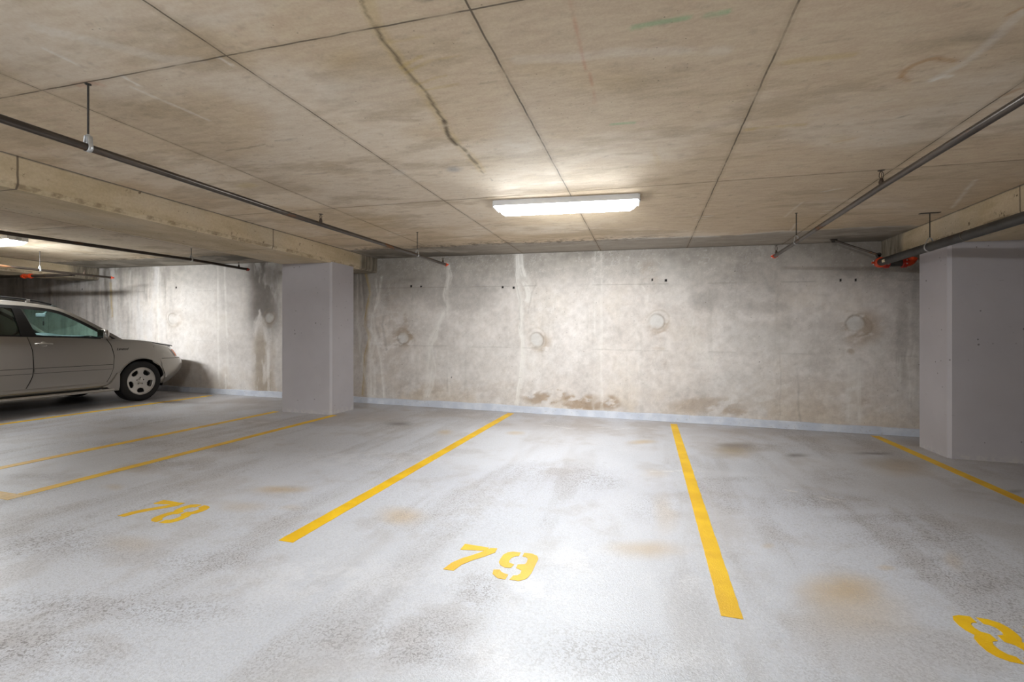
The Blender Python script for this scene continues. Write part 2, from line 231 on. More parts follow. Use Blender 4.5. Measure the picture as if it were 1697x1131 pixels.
WALL_BLOBS=[('t',0.85,[-3.971,1.17,0.217,0.003,0.0,-0.206]),('t',0.55,[-1.597,1.111,0.193,0.004,0.0,-0.151]),('t',0.5,[0.169,1.39,0.168,0.001,0.0,-0.176]),('t',0.6,[2.669,1.372,0.218,0.002,0.0,-0.27]),('t',0.3,[-9.082,1.433,0.221,0.001,0.0,-0.193]),('t',0.4,[-6.754,1.444,0.165,0.001,0.0,-0.158]),('W',0.6,[-3.994,1.149,0.126,0.002,0.0,-0.123]),('W',0.45,[-1.655,1.157,0.116,0.002,0.0,-0.123]),('W',0.6,[0.127,1.452,0.118,0.001,0.0,-0.106]),('W',0.55,[2.641,1.435,0.102,0.001,0.0,-0.111]),('W',0.45,[-9.145,1.408,0.111,0.001,0.0,-0.109]),('W',0.45,[-6.767,1.478,0.096,0.0,0.0,-0.09]),('t',0.95,[-1.577,0.234,0.308,0.016,0.0,-0.104]),('t',0.85,[-1.32,0.332,0.151,0.007,0.0,-0.084]),('t',1.0,[-0.993,0.255,0.313,0.016,0.0,-0.083]),('t',0.95,[-0.856,0.161,0.456,0.025,0.0,-0.073]),('t',0.8,[-0.522,0.225,0.142,0.008,0.0,-0.118]),('t',0.6,[0.809,0.262,0.56,0.031,0.0,-0.137]),('t',0.6,[1.163,0.18,0.233,0.014,0.0,-0.068]),('t',0.3,[0.026,2.143,0.136,-0.003,0.0,-0.248]),('d',0.3,[0.769,1.739,0.208,-0.001,0.0,-0.138]),('d',0.22,[1.583,1.652,0.3,-0.001,0.0,-0.083]),('d',0.2,[1.279,1.905,0.692,-0.009,0.0,-0.337]),('d',0.25,[-4.086,2.077,0.692,-0.011,0.0,-0.413]),('d',0.3,[-2.977,1.86,0.748,-0.007,0.0,-0.298]),('d',0.25,[2.791,2.28,0.472,-0.014,0.0,-0.205]),('t',0.45,[-3.937,1.479,0.046,0.0,0.0,-0.123]),('t',0.3,[0.153,1.064,0.101,0.002,0.0,-0.026]),('t',0.3,[0.245,0.864,0.033,0.001,0.0,-0.105]),('t',0.55,[2.573,1.06,0.048,0.001,0.0,-0.032]),('t',0.35,[2.723,0.383,0.068,0.004,0.0,-0.079]),('W',0.35,[2.891,1.099,0.134,0.003,0.0,-0.204]),('W',0.18,[1.356,1.232,0.458,0.007,0.0,-0.252]),('W',0.2,[1.279,0.557,0.461,0.02,0.0,-0.337]),('W',0.2,[1.805,1.157,0.368,0.007,0.0,-0.247]),('w',0.3,[2.614,0.536,0.082,0.004,0.0,-0.398]),('t',0.4,[2.824,1.413,0.148,0.001,0.0,-0.236]),('d',0.3,[3.155,1.26,0.078,0.001,0.0,-0.698]),('t',0.35,[-12.701,2.056,0.155,-0.002,0.0,-0.187]),('d',0.6,[-12.72,2.057,0.058,-0.001,0.0,-0.08]),('d',0.3,[-13.151,1.818,1.586,-0.009,0.0,-0.338]),('d',0.3,[-6.726,1.782,0.274,-0.002,0.0,-0.675]),('d',0.4,[-6.864,2.291,0.415,-0.009,0.0,-0.203]),('t',0.25,[-4.318,1.144,0.469,0.007,0.0,-0.936]),('W',0.2,[0.32,2.005,0.208,-0.003,0.0,-0.35]),('W',0.15,[-2.556,0.781,1.245,0.037,0.0,-0.391]),('t',0.2,[2.167,0.434,1.142,0.058,0.0,-0.324]),('t',0.25,[-3.744,0.287,0.563,0.026,0.0,-0.143]),('t',0.15,[-2.556,0.292,1.245,0.059,0.0,-0.196])]
WALL_HOLES=[[-3.84,2.021],[-3.654,2.019],[-2.219,1.983],[-2.038,1.976],[0.077,2.057],[0.262,2.05],[2.469,2.01],[2.641,2.007],[-11.703,2.07],[-9.05,2.079],[-3.105,0.505],[1.184,2.16],[1.5,0.901]]
FLOOR_BLOBS=[('t',0.5,[0.01,2.849,0.236,0.075,-0.001,-0.146]),('t',0.6,[0.93,2.696,0.233,0.073,-0.068,-0.197]),('t',0.35,[0.924,2.506,0.295,0.092,-0.104,-0.283]),('t',0.55,[-1.584,2.855,0.185,0.06,0.089,-0.16]),('t',0.6,[-2.742,3.027,0.254,0.084,0.073,-0.081]),('t',0.28,[-2.736,2.652,0.197,0.065,0.112,-0.109]),('t',0.25,[-2.395,2.728,0.094,0.031,0.049,-0.056]),('o',0.7,[0.915,5.662,0.259,0.09,-0.069,-0.429]),('t',0.6,[-0.047,5.691,0.203,0.072,0.001,-0.129]),('t',0.55,[-2.414,5.409,0.105,0.038,0.073,-0.164]),('t',0.5,[-1.575,5.673,0.128,0.046,0.038,-0.138]),('t',0.25,[-2.89,2.002,0.194,0.062,0.147,-0.102]),('o',0.5,[2.424,5.59,0.417,0.143,-0.142,-0.328]),('o',0.55,[-4.387,3.115,0.172,0.059,0.153,-0.109]),('t',0.3,[2.347,5.3,0.338,0.115,-0.152,-0.343]),('t',0.3,[-4.003,2.683,0.095,0.032,0.092,-0.061]),('o',0.4,[-4.412,6.009,0.18,0.068,0.192,-0.262]),('t',0.35,[0.7,3.111,0.049,0.016,-0.012,-0.054]),('t',0.4,[1.255,3.021,0.051,0.016,-0.017,-0.04]),('t',0.3,[0.115,3.489,0.09,0.029,-0.016,-0.49]),('t',0.3,[0.068,4.429,0.131,0.044,-0.002,-0.156]),('t',0.3,[1.652,3.218,0.066,0.021,-0.091,-0.176]),('d',0.5,[0.951,5.884,0.269,0.094,-0.032,-0.197]),('d',0.7,[1.517,5.598,0.137,0.047,-0.031,-0.115]),('d',0.75,[2.339,5.962,0.245,0.085,-0.037,-0.094]),('d',0.7,[-3.217,5.7,0.211,0.078,0.085,-0.15]),('s',0.6,[1.454,3.155,0.165,0.052,-0.048,-0.103]),('s',0.6,[1.515,3.003,0.217,0.069,-0.039,-0.077]),('s',0.6,[1.669,2.958,0.18,0.057,-0.058,-0.102]),('s',0.45,[0.721,4.463,0.356,0.12,-0.021,-0.132]),('s',0.5,[1.319,4.114,0.494,0.163,-0.079,-0.246]),('s',0.45,[1.511,3.807,0.447,0.146,-0.061,-0.154]),('s',0.35,[1.557,3.518,0.445,0.143,-0.096,-0.216]),('s',0.4,[1.227,5.859,0.53,0.185,-0.054,-0.257]),('s',0.5,[-0.795,2.153,0.126,0.04,0.076,-0.206]),('s',0.35,[-0.81,1.828,0.169,0.053,0.067,-0.151]),('s',0.3,[-0.568,4.12,0.403,0.136,0.059,-0.426]),('s',0.3,[-0.96,4.179,0.417,0.142,0.086,-0.374]),('s',0.35,[0.034,3.561,0.253,0.083,-0.004,-0.382]),('s',0.45,[-3.245,1.888,0.418,0.134,0.275,-0.16]),('s',0.4,[-2.286,1.214,0.431,0.133,0.215,-0.114]),('s',0.4,[-2.106,1.559,0.5,0.156,0.137,-0.101]),('s',0.35,[-2.304,1.96,0.363,0.115,0.121,-0.103]),('s',0.4,[-4.875,2.669,0.273,0.092,0.118,-0.065]),('s',0.4,[-5.459,3.72,0.703,0.248,0.172,-0.118]),('s',0.35,[-4.339,3.829,0.685,0.239,0.264,-0.233]),('s',0.4,[-4.107,3.313,0.456,0.156,0.221,-0.178]),('s',0.35,[-2.635,1.443,0.404,0.126,0.116,-0.063]),('s',0.35,[-0.164,1.87,0.34,0.105,0.016,-0.18]),('s',0.3,[-1.01,1.684,0.277,0.086,0.08,-0.133]),('p',0.45,[-3.862,6.105,0.734,0.275,0.279,-0.441]),('p',0.4,[-4.51,5.362,0.747,0.275,0.24,-0.285]),('p',0.35,[-1.361,6.289,1.09,0.399,0.091,-0.42]),('p',0.45,[2.818,6.636,0.785,0.277,-0.164,-0.386]),('p',0.4,[1.362,6.849,1.244,0.449,-0.07,-0.353]),('p',0.5,[-6.816,6.608,0.56,0.221,0.349,-0.339]),('p',0.4,[-5.103,5.144,0.294,0.109,0.337,-0.34]),('s',0.5,[-6.913,4.711,1.021,0.379,0.369,-0.252]),('p',0.4,[-4.45,4.075,0.361,0.127,0.286,-0.262]),('W',0.35,[-5.103,5.144,0.442,0.163,0.134,-0.135]),('W',0.4,[-0.565,2.197,0.194,0.061,0.04,-0.156]),('W',0.35,[-0.356,2.58,0.253,0.08,0.029,-0.208]),('W',0.35,[0.063,1.904,0.268,0.083,-0.004,-0.108]),('W',0.3,[-1.486,2.024,0.627,0.198,0.184,-0.25]),('W',0.3,[-2.681,4.025,0.77,0.265,0.258,-0.388]),('W',0.3,[-0.559,1.712,0.132,0.041,0.042,-0.128]),('W',0.3,[0.231,2.565,0.297,0.094,-0.017,-0.193]),('s',0.5,[-3.517,2.396,0.015,0.005,0.024,-0.016]),('d',0.9,[-3.515,2.193,0.018,0.006,0.018,-0.011]),('s',0.4,[1.603,4.851,0.318,0.107,-0.141,-0.427]),('s',0.4,[-0.351,4.016,0.243,0.081,0.02,-0.231]),('s',0.45,[-0.823,1.631,0.175,0.054,0.031,-0.061]),('d',0.5,[2.9,4.856,0.089,0.029,-0.046,-0.078])]
FLOOR_STRANDS=[('W',0.02,0.6,[[0.042,4.479],[0.364,4.628],[0.493,4.611]]),('W',0.02,0.6,[[1.077,4.297],[1.23,4.227],[1.364,4.129]]),('W',0.015,0.5,[[1.323,4.258],[1.443,4.128]]),('d',0.006,0.5,[[-0.41,4.689],[-0.376,4.632]]),('W',0.02,0.4,[[-0.397,6.337],[-0.094,6.618],[0.361,6.448]]),('W',0.03,0.4,[[-1.361,6.289],[-0.851,6.172],[-0.486,6.475]]),('W',0.02,0.4,[[2.464,7.046],[2.746,6.611],[2.982,6.473]])]
CEIL_STRANDS=[('y',0.05,0.35,[[-1.034,1.581],[-1.08,1.707],[-1.1,1.834],[-1.117,1.996],[-1.136,2.185],[-1.146,2.343],[-1.179,2.556],[-1.212,2.781],[-1.222,3.009],[-1.22,3.239],[-1.242,3.498]]),('k',0.01,0.8,[[-1.09,1.732],[-1.107,1.806],[-1.112,1.932],[-1.126,2.03],[-1.131,2.175],[-1.121,2.251],[-1.144,2.378],[-1.167,2.52],[-1.178,2.638],[-1.223,2.778],[-1.23,2.933],[-1.21,3.012],[-1.221,3.155],[-1.229,3.326]]),('k',0.02,0.75,[[-1.171,2.598],[-1.205,2.719],[-1.234,2.832],[-1.234,2.953]]),('k',0.006,0.5,[[-1.05,1.577],[-1.076,1.64],[-1.093,1.719]]),('k',0.004,0.5,[[-1.229,3.326],[-1.242,3.498],[-1.242,3.723]]),('y',0.012,0.5,[[-1.135,2.028],[-0.991,1.964]]),('y',0.01,0.45,[[-1.135,2.071],[-0.967,2.01],[-0.829,2.006]]),('y',0.01,0.4,[[-1.136,2.185],[-0.951,2.146]]),('y',0.01,0.4,[[-1.134,2.248],[-0.926,2.24]]),('y',0.01,0.35,[[-1.1,1.834],[-0.926,1.836]]),('y',0.03,0.45,[[0.562,2.444],[0.709,2.437],[0.885,2.449]]),('y',0.03,0.5,[[0.598,3.173],[0.763,3.172],[0.894,3.18]]),('g',0.02,0.5,[[-0.053,2.009],[0.054,2.002],[0.157,1.999]]),('g',0.02,0.7,[[0.225,2.003],[0.302,2.005]]),('g',0.014,0.5,[[-0.199,2.895],[-0.076,2.901]]),('W',0.012,0.6,[[-2.648,1.483],[-2.646,1.608]]),('W',0.01,0.8,[[-2.54,1.74],[-2.554,1.837]]),('W',0.01,0.6,[[-1.927,1.739],[-1.922,1.807]]),('W',0.012,0.5,[[-2.608,1.836],[-2.581,2.083],[-2.567,2.244]]),('b',0.018,0.6,[[1.191,2.718],[1.178,2.661],[1.192,2.613],[1.224,2.581],[1.252,2.569],[1.344,2.617]]),('b',0.012,0.5,[[1.197,2.72],[1.239,2.77]]),('b',0.02,0.5,[[1.777,3.061],[1.813,2.995]]),('W',0.03,0.4,[[1.342,2.78],[1.408,2.654],[1.406,2.492],[1.403,2.296]]),('W',0.016,0.7,[[1.349,2.793],[1.371,2.765],[1.41,2.769]]),('b',0.01,0.5,[[1.364,2.3],[1.382,2.263]]),('W',0.012,0.8,[[-1.973,5.339],[-1.794,5.378]]),('W',0.012,0.8,[[-2.019,5.464],[-1.847,5.467]]),('W',0.012,0.8,[[-3.211,5.382],[-3.019,5.351]]),('W',0.012,0.7,[[-3.267,5.522],[-2.997,5.466]]),('W',0.01,0.6,[[-4.448,5.347],[-4.297,5.339]]),('W',0.012,0.7,[[0.482,5.357],[0.66,5.345]]),('W',0.012,0.6,[[0.505,5.47],[0.657,5.423]]),('W',0.012,0.8,[[1.7,5.385],[1.828,5.344]]),('W',0.012,0.8,[[1.712,5.509],[1.851,5.443]]),('W',0.01,0.6,[[1.644,6.301],[1.595,5.885]]),('W',0.016,0.6,[[2.829,5.53],[2.709,5.19],[2.625,4.949],[2.508,4.596]]),('W',0.02,0.5,[[1.461,4.672],[1.568,4.61]]),('W',0.012,0.5,[[2.794,5.309],[2.911,5.277]]),('W',0.01,0.4,[[1.395,5.564],[1.401,4.984]]),('k',0.005,0.4,[[-8.805,4.41],[-4.46,5.304]]),('r',0.004,0.5,[[-0.278,1.782],[-0.28,1.888],[-0.282,2.14],[-0.271,2.409],[-0.278,2.614]]),('r',0.03,0.4,[[-2.87,1.749],[-2.773,1.744],[-2.744,1.776]]),('k',0.008,0.5,[[-2.871,2.654],[-2.511,2.634]]),('k',0.006,0.5,[[-2.403,2.599],[-2.227,2.603]]),('k',0.006,0.4,[[-2.704,3.215],[-2.448,3.219]]),('k',0.006,0.6,[[-0.851,1.637],[-0.781,1.649]]),('k',0.006,0.5,[[-0.821,2.267],[-0.733,2.266]]),('W',0.05,0.3,[[-2.489,1.363],[-2.355,1.505],[-2.175,1.695],[-2.034,1.731]]),('W',0.05,0.25,[[-0.572,2.113],[-0.325,2.153],[-0.057,2.175],[0.331,2.277]]),('o',0.014,0.35,[[1.178,3.505],[1.277,3.462]]),('k',0.01,0.5,[[1.392,3.209],[1.41,3.199]])]
CEIL_BLOBS=[('G',0.5,[-1.452,3.391,0.083,0.02,-0.032,0.075]),('o',0.3,[-1.351,1.885,0.109,0.029,-0.06,0.083]),('o',0.3,[-0.474,2.189,0.222,0.058,-0.021,0.099]),('o',0.25,[-0.207,2.367,0.259,0.067,-0.015,0.168]),('W',0.2,[-1.759,1.497,0.193,0.051,-0.068,0.058]),('W',0.2,[-1.444,2.168,0.373,0.096,-0.109,0.163]),('W',0.25,[-0.801,2.96,0.191,0.048,-0.154,0.568]),('o',0.3,[-3.063,4.842,0.421,0.094,-0.239,0.377]),('o',0.3,[1.658,5.899,0.441,0.099,0.122,0.436]),('t',0.35,[0.066,3.52,0.025,0.006,0.005,0.24]),('t',0.3,[1.175,3.456,0.109,0.027,0.028,0.083]),('y',0.25,[-3.381,3.342,0.106,0.025,-0.085,0.084]),('W',0.35,[-1.895,3.339,0.056,0.014,-0.043,0.075]),('d',0.2,[1.33,2.43,0.143,0.038,0.053,0.096]),('d',0.25,[2.322,5.991,0.123,0.028,0.084,0.216]),('o',0.25,[3.292,5.751,0.274,0.063,0.246,0.43])]
PLUGS=[[-3.994,1.149],[-1.655,1.157],[0.136,1.443],[2.641,1.435],[-9.145,1.457],[-6.767,1.478]]

# ------------------------------------------------------------------ room dimensions ("rel" heights are above the sloping deck)
ZC = 2.512; D = 7.20; XL, XR, YF = -18.0, 9.0, -9.0
ZB = 2.262       # beam soffit

def conc_mat(name, grain=(1,1,1), rough=.85, bumpy=.25, grain_amt=.10, joints=None, ps=60):
    t = NT(name)
    a = t.n('ShaderNodeAttribute', attribute_name='stain')
    g = t.noise(9, 6, .65, t.coord(grain))
    c = t.mix(min(1., grain_amt*1.3), a.outputs['Color'], t.mix(t.ramp(g, .3, .7), (.0,.0,.0), (1,.98,.95)), 'OVERLAY')
    f = t.noise(70, 4, .7)
    c = t.mix(grain_amt*.9, c, t.mix(t.ramp(f, .3, .7), (0,0,0), (1,1,1)), 'OVERLAY')
    # tiny air holes
    v = t.voro(ps); k = t.mth('MULTIPLY', t.ramp(v.outputs['Distance'], .10, .05), t.ramp(t.noise(3, 2), .5, .6))
    c = t.mix(t.mth('MULTIPLY', k, .6), c, (.07,.055,.04))
    h = t.mth('ADD', f, t.mth('MULTIPLY', k, -1.5))
    if joints:
        c, h = joints(t, c, h)
    t.bump(h, bumpy, .004)
    return t.out(c, rough, spec=.3)

def line_mask(t, coord, x0s, w, wob):
    m = None
    for x0 in x0s:
        d = t.mth('ABSOLUTE', t.mth('SUBTRACT', t.mth('ADD', coord, wob), x0))
        q = t.ramp(d, w, w*.35)
        m = q if m is None else t.mth('MAXIMUM', m, q)
    return m

# ---- ceiling
CX_J = [-11.65, -10.43, -9.21, -7.99, -6.77, -3.12, -1.875, -.667, .553, 1.772, 5.2, 6.4]
CY_J = [-5.6, -3.14, -.70, 1.735, 4.168]
def ceil_joints(t, c, h):
    s = t.sep(t.coord())
    wob = t.mth('MULTIPLY', t.mth('SUBTRACT', t.noise(6, 3), .5), .012)
    fine = t.ramp(t.noise(5, 3), .32, .55, .35, 1.)
    m = t.mth('MAXIMUM', line_mask(t, s[0], CX_J, .0065, wob), line_mask(t, s[1], CY_J, .0065, wob))
    halo = t.mth('MAXIMUM', line_mask(t, s[0], CX_J, .035, wob), line_mask(t, s[1], CY_J, .03, wob))
    c = t.mix(t.mth('MULTIPLY', halo, .22), c, (.30,.22,.13))
    c = t.mix(t.mth('MULTIPLY', t.mth('MULTIPLY', m, fine), .85), c, (.085,.065,.045))
    return c, t.mth('ADD', h, t.mth('MULTIPLY', m, -2.))
M_ceil = conc_mat('ceiling_concrete', (.8, 2.6, 1), bumpy=.10, grain_amt=.07, joints=ceil_joints, ps=22)

def ceil_col(X, Y):
    wx = (fbm(X*6, Y*6, 11)-.5)*.10; wy = (fbm(X*6, Y*6, 31)-.5)*.10
    n1 = fbm(X*.55+3, Y*.9+7, 1, 6); n2 = fbm(X*1.5, Y*4.5, 5, 6, .65); n3 = fbm(X*14, Y*22, 9, 4, .7)
    col = np.zeros(X.shape+(3,))+np.array([.60, .485, .345])
    col = blend(col, sstep(n1, .47, .60)*.65, (.72, .635, .52))
    col = blend(col, sstep(n2, .50, .68)*.55, (.42, .33, .22))
    col = blend(col, sstep(fbm(X*2.2, Y*3., 77, 6), .56, .74)*.3, (.58, .46, .31))
    col = blend(col, sstep(n3, .64, .80)*.35, (.36, .29, .21))
    # panel to panel tone
    px = np.searchsorted(np.array(sorted(CX_J)), X); py = np.searchsorted(np.array(CY_J), Y)
    tone = np.random.RandomState(4).rand(40, 12)[px, py]
    col *= (1+(tone-.5)*.10)[..., None]
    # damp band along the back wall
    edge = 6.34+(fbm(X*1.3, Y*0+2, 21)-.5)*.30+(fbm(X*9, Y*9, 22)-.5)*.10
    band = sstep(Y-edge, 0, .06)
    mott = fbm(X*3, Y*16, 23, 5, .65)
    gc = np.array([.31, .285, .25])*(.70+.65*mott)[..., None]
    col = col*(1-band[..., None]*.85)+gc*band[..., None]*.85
    rim = np.exp(-((Y-edge-.02)/.05)**2)*sstep(X, -1.2, .2)*sstep(fbm(X*4, Y*4, 29), .35, .6)
    col = blend(col, rim*.6, (.66, .64, .60))
    spk = np.exp(-((Y-edge)/.14)**2)*sstep(fbm(X*18, Y*18, 41, 4, .7), .48, .62)*(1-sstep(X, -.4, .8))
    col = blend(col, spk*.7, (.13, .105, .08))
    drk = sstep(Y, 5.6, 7.1)*sstep(fbm(X*1.6, Y*3, 43), .40, .62)*((1-sstep(X, -3.6, -1.6))*sstep(X, -4.6, -4.3)+(1-sstep(X, -7.0, -6.2))*.8*sstep(X, -11.3, -10.9)+sstep(X, 1.5, 2.5)*.8+((X > -7.5) & (X < -5.3))*.6)
    col = blend(col, np.clip(drk, 0, 1)*.85, (.10, .088, .07))
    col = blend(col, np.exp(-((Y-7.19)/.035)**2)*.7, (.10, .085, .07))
    for k, st, e in CEIL_BLOBS:
        cc = dict(G=(.26,.27,.29), o=(.52,.38,.20), W=(.68,.65,.59), t=(.56,.42,.22), y=(.60,.48,.18), d=(.22,.18,.14))[k]
        col = blend(col, blob(X, Y, e, wx, wy, .2)*st*(.5+.9*n2), cc)
    for k, w, st, pts in CEIL_STRANDS:
        cc = dict(y=(.50,.36,.12), k=(.07,.05,.03), W=(.80,.78,.72), g=(.16,.46,.22), b=(.42,.21,.07), r=(.50,.20,.12), o=(.5,.3,.1))[k]
        col = blend(col, strand(X, Y, pts, w, wx*.25, wy*.25)*st*.85*sstep(fbm(X*9, Y*9, 51), .20, .50), cc)
    return np.concatenate([col, np.ones(X.shape+(1,))], -1)

# ---- wall
M_wall = conc_mat('stained_wall_concrete', (1, 1, 1), bumpy=.10, grain_amt=.06, ps=14)
WC = dict(w=(.74,.71,.66), W=(.62,.595,.56), y=(.50,.37,.17), d=(.17,.15,.13), t=(.36,.275,.20))
def wall_col(X, Z):
    wx = (fbm(X*5, Z*5, 61)-.5)*.16; wz = (fbm(X*5, Z*5, 62)-.5)*.16
    n1 = fbm(X*.8, Z*1.1+9, 63, 6); n2 = fbm(X*2.3, Z*2.3, 64, 6, .6); vert = fbm(X*9, Z*.9, 65, 5, .6)
    sw = fbm(X*1.2+wx*9, Z*1.2+wz*9, 66, 5, .5)
    col = np.zeros(X.shape+(3,))+np.array([.60, .548, .505])
    col = blend(col, sstep(n1, .42, .66)*.7, (.68, .635, .60))
    col = blend(col, sstep(n2, .54, .74)*.35, (.47, .42, .36))
    # trowelled swirls with crisp rims
    col = blend(col, sstep(np.abs(sw-.5), .012, .0)*.25, (.70, .67, .63))
    col = blend(col, sstep(sw, .5, .54)*.15, (.48, .44, .39))
    col = blend(col, sstep(vert, .58, .76)*.22, (.70, .67, .63))
    col = blend(col, sstep(fbm(X*7+5, Z*.7, 67, 5, .6), .62, .78)*.25, (.38, .35, .31))
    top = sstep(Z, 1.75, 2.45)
    col = blend(col, top*.75*(.5+n1), (.33, .30, .262))  # darker upper wall: part damp, part light fall-off painted into the colour
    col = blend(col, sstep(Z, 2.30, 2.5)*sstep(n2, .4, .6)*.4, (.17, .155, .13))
    low = 1-sstep(Z, .12, .55)
    col = blend(col, low*.45*sstep(n2, .35, .6), (.46, .37, .27))
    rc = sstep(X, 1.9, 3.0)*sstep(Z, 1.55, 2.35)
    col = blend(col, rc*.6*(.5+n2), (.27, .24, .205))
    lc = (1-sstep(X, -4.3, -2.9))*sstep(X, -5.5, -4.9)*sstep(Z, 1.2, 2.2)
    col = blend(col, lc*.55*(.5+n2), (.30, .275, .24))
    fine = fbm(X*16, Z*16, 90, 4, .7)
    col *= (1+(fine-.5)*.30+(n2-.5)*.45)[..., None]
    arc = fbm(X*1.7+wx*14+4, Z*1.7+wz*14, 91, 3, .5)
    for lv in (.42, .56, .62):
        col = blend(col, sstep(np.abs(arc-lv), .010, .0)*.30*sstep(n1, .4, .6), (.74, .71, .67))
        col = blend(col, ((arc > lv) & (arc < lv+.05))*.10, (.40, .35, .30))
    # the left bays are wetter, streakier and greyer
    lf = 1-sstep(X, -9.6, -8.9)
    st = fbm(X*7, Z*.8, 68, 5, .62)
    col = blend(col, lf*sstep(st, .5, .7)*.65, (.62, .59, .57))
    col = blend(col, lf*(1-sstep(st, .30, .5))*.45, (.22, .20, .185))
    lm = sstep(X, -9.2, -8.6)*(1-sstep(X, -5.9, -5.2))
    col = blend(col, lm*.35, (.56, .53, .50))
    dk = ((1-sstep(np.abs(X+6.95-.15*(fbm(X*2, Z*2, 95)-.5)), .10, .50))*sstep(Z, .9, 1.7)*sstep(fbm(X*4, Z*1.6, 96, 5, .65), .36, .52))
    col = blend(col, dk*.85, (.115, .095, .08))
    dk2 = (1-sstep(np.abs(X+6.92), .10, .32))*(1-sstep(Z, 1.0, 1.5))*sstep(fbm(X*5, Z*1.5, 97, 5, .6), .38, .56)
    col = blend(col, dk2*.7, (.29, .23, .165))
    dk3 = np.exp(-((X+10.95+wx*.5)/.09)**2)*sstep(Z, .9, 1.9)*sstep(fbm(X*6, Z*2, 98), .3, .5)
    col = blend(col, dk3*.8, (.14, .12, .10))
    # casting ring patches, swooshes
    for k, s_, e in WALL_BLOBS:
        r = blob(X, Z, e, wx*.55, wz*.55, .5)
        if k == 't': r = r*sstep(fbm(X*5+Z*3, Z*11-X*4, 92, 5, .6), .36, .56)
        col = blend(col, r*s_*(.7+.8*n2), WC[k])
    for cx, cz in PLUGS:
        d = np.hypot(X-cx+wx*.22, Z-cz+wz*.22)
        a = np.arctan2(Z-cz, X-cx)
        col = blend(col, np.exp(-((d-.108)/.012)**2)*.6*(.55+.45*np.sin(a+cx*7)), (.20, .165, .125))
        col = blend(col, np.exp(-((d-.165-.02*np.sin(a*2+cx))/.014)**2)*.35*(.5+.5*np.sin(a*1.0+cx*3)), (.30, .24, .17))
        col = blend(col, (1-sstep(d, .075, .105))*(.5 if cx > -4.5 else .18)*(.6+.6*n2), (.60, .59, .57))
    kk_ = 0
    for k, w, s_, pts in WALL_STRANDS:
        kk_ += 1
        m = (runs(X, Z, pts, w*1.7, wx*.22, wz*.2, 100+kk_) if (w > .0095 and k in 'wy') else strand(X, Z, pts, w*(1 if w < .0095 else 1.4), wx*.3, wz*.16)*(.6 if w < .0095 else .25+.5*n2)*sstep(n2, .35, .55))*s_*sstep(fbm(X*14, Z*3, 69), .15, .5)
        col = blend(col, m, WC[k])
    for i_, (hx, hz) in enumerate(WALL_HOLES):
        q = 1. if i_ < 10 else .45
        m = ((np.abs(X-hx) < .016*q) & (np.abs(Z-hz) < .018*q)).astype(float)
        col = blend(col, m, (.012, .01, .01))
    for cz in (1.02, 2.0):
        col = blend(col, np.exp(-((Z-cz-wz*.05)/.006)**2)*sstep(fbm(X*2, Z*0, 70), .5, .6)*.4, (.22, .20, .17))
    return np.concatenate([col, np.ones(X.shape+(1,))], -1)

# ---- floor
def floor_mat():
    t = NT('coated_deck_floor')
    a = t.n('ShaderNodeAttribute', attribute_name='stain')
    sp = t.noise(95, 3, .75); sp2 = t.noise(38, 4, .7)
    w = a.outputs['Alpha']
    spk = t.ramp(t.mth('ADD', t.mth('MULTIPLY', sp, .65), t.mth('MULTIPLY', sp2, .35)), .47, .60)
    c = t.mix(t.mth('MULTIPLY', w, spk), a.outputs['Color'], (.17, .155, .15))
    c = t.mix(t.mth('MULTIPLY', t.ramp(sp, .60, .74), .35), c, (.88, .88, .90))
    c = t.mix(.10, c, t.mix(t.ramp(sp2, .3, .7), (0,0,0), (1,1,1)), 'OVERLAY')
    s = t.n('ShaderNodeTexNoise'); t.set(s.inputs['Scale'], 170.); t.set(s.inputs['Detail'], 2.)
    t.t.links.new(t.coord(), s.inputs['Vector'])
    t.bump(s.outputs['Fac'], .55, .004)
    rough = t.ramp(t.mth('ADD', t.mth('MULTIPLY', w, .5), t.mth('MULTIPLY', sp2, .5)), .1, .6, .26, .52)
    return t.out(c, rough, spec=.6, coat=.08)
M_floor = floor_mat(); M_floor.node_tree.nodes['Principled BSDF'].inputs['Coat Roughness'].default_value = .22
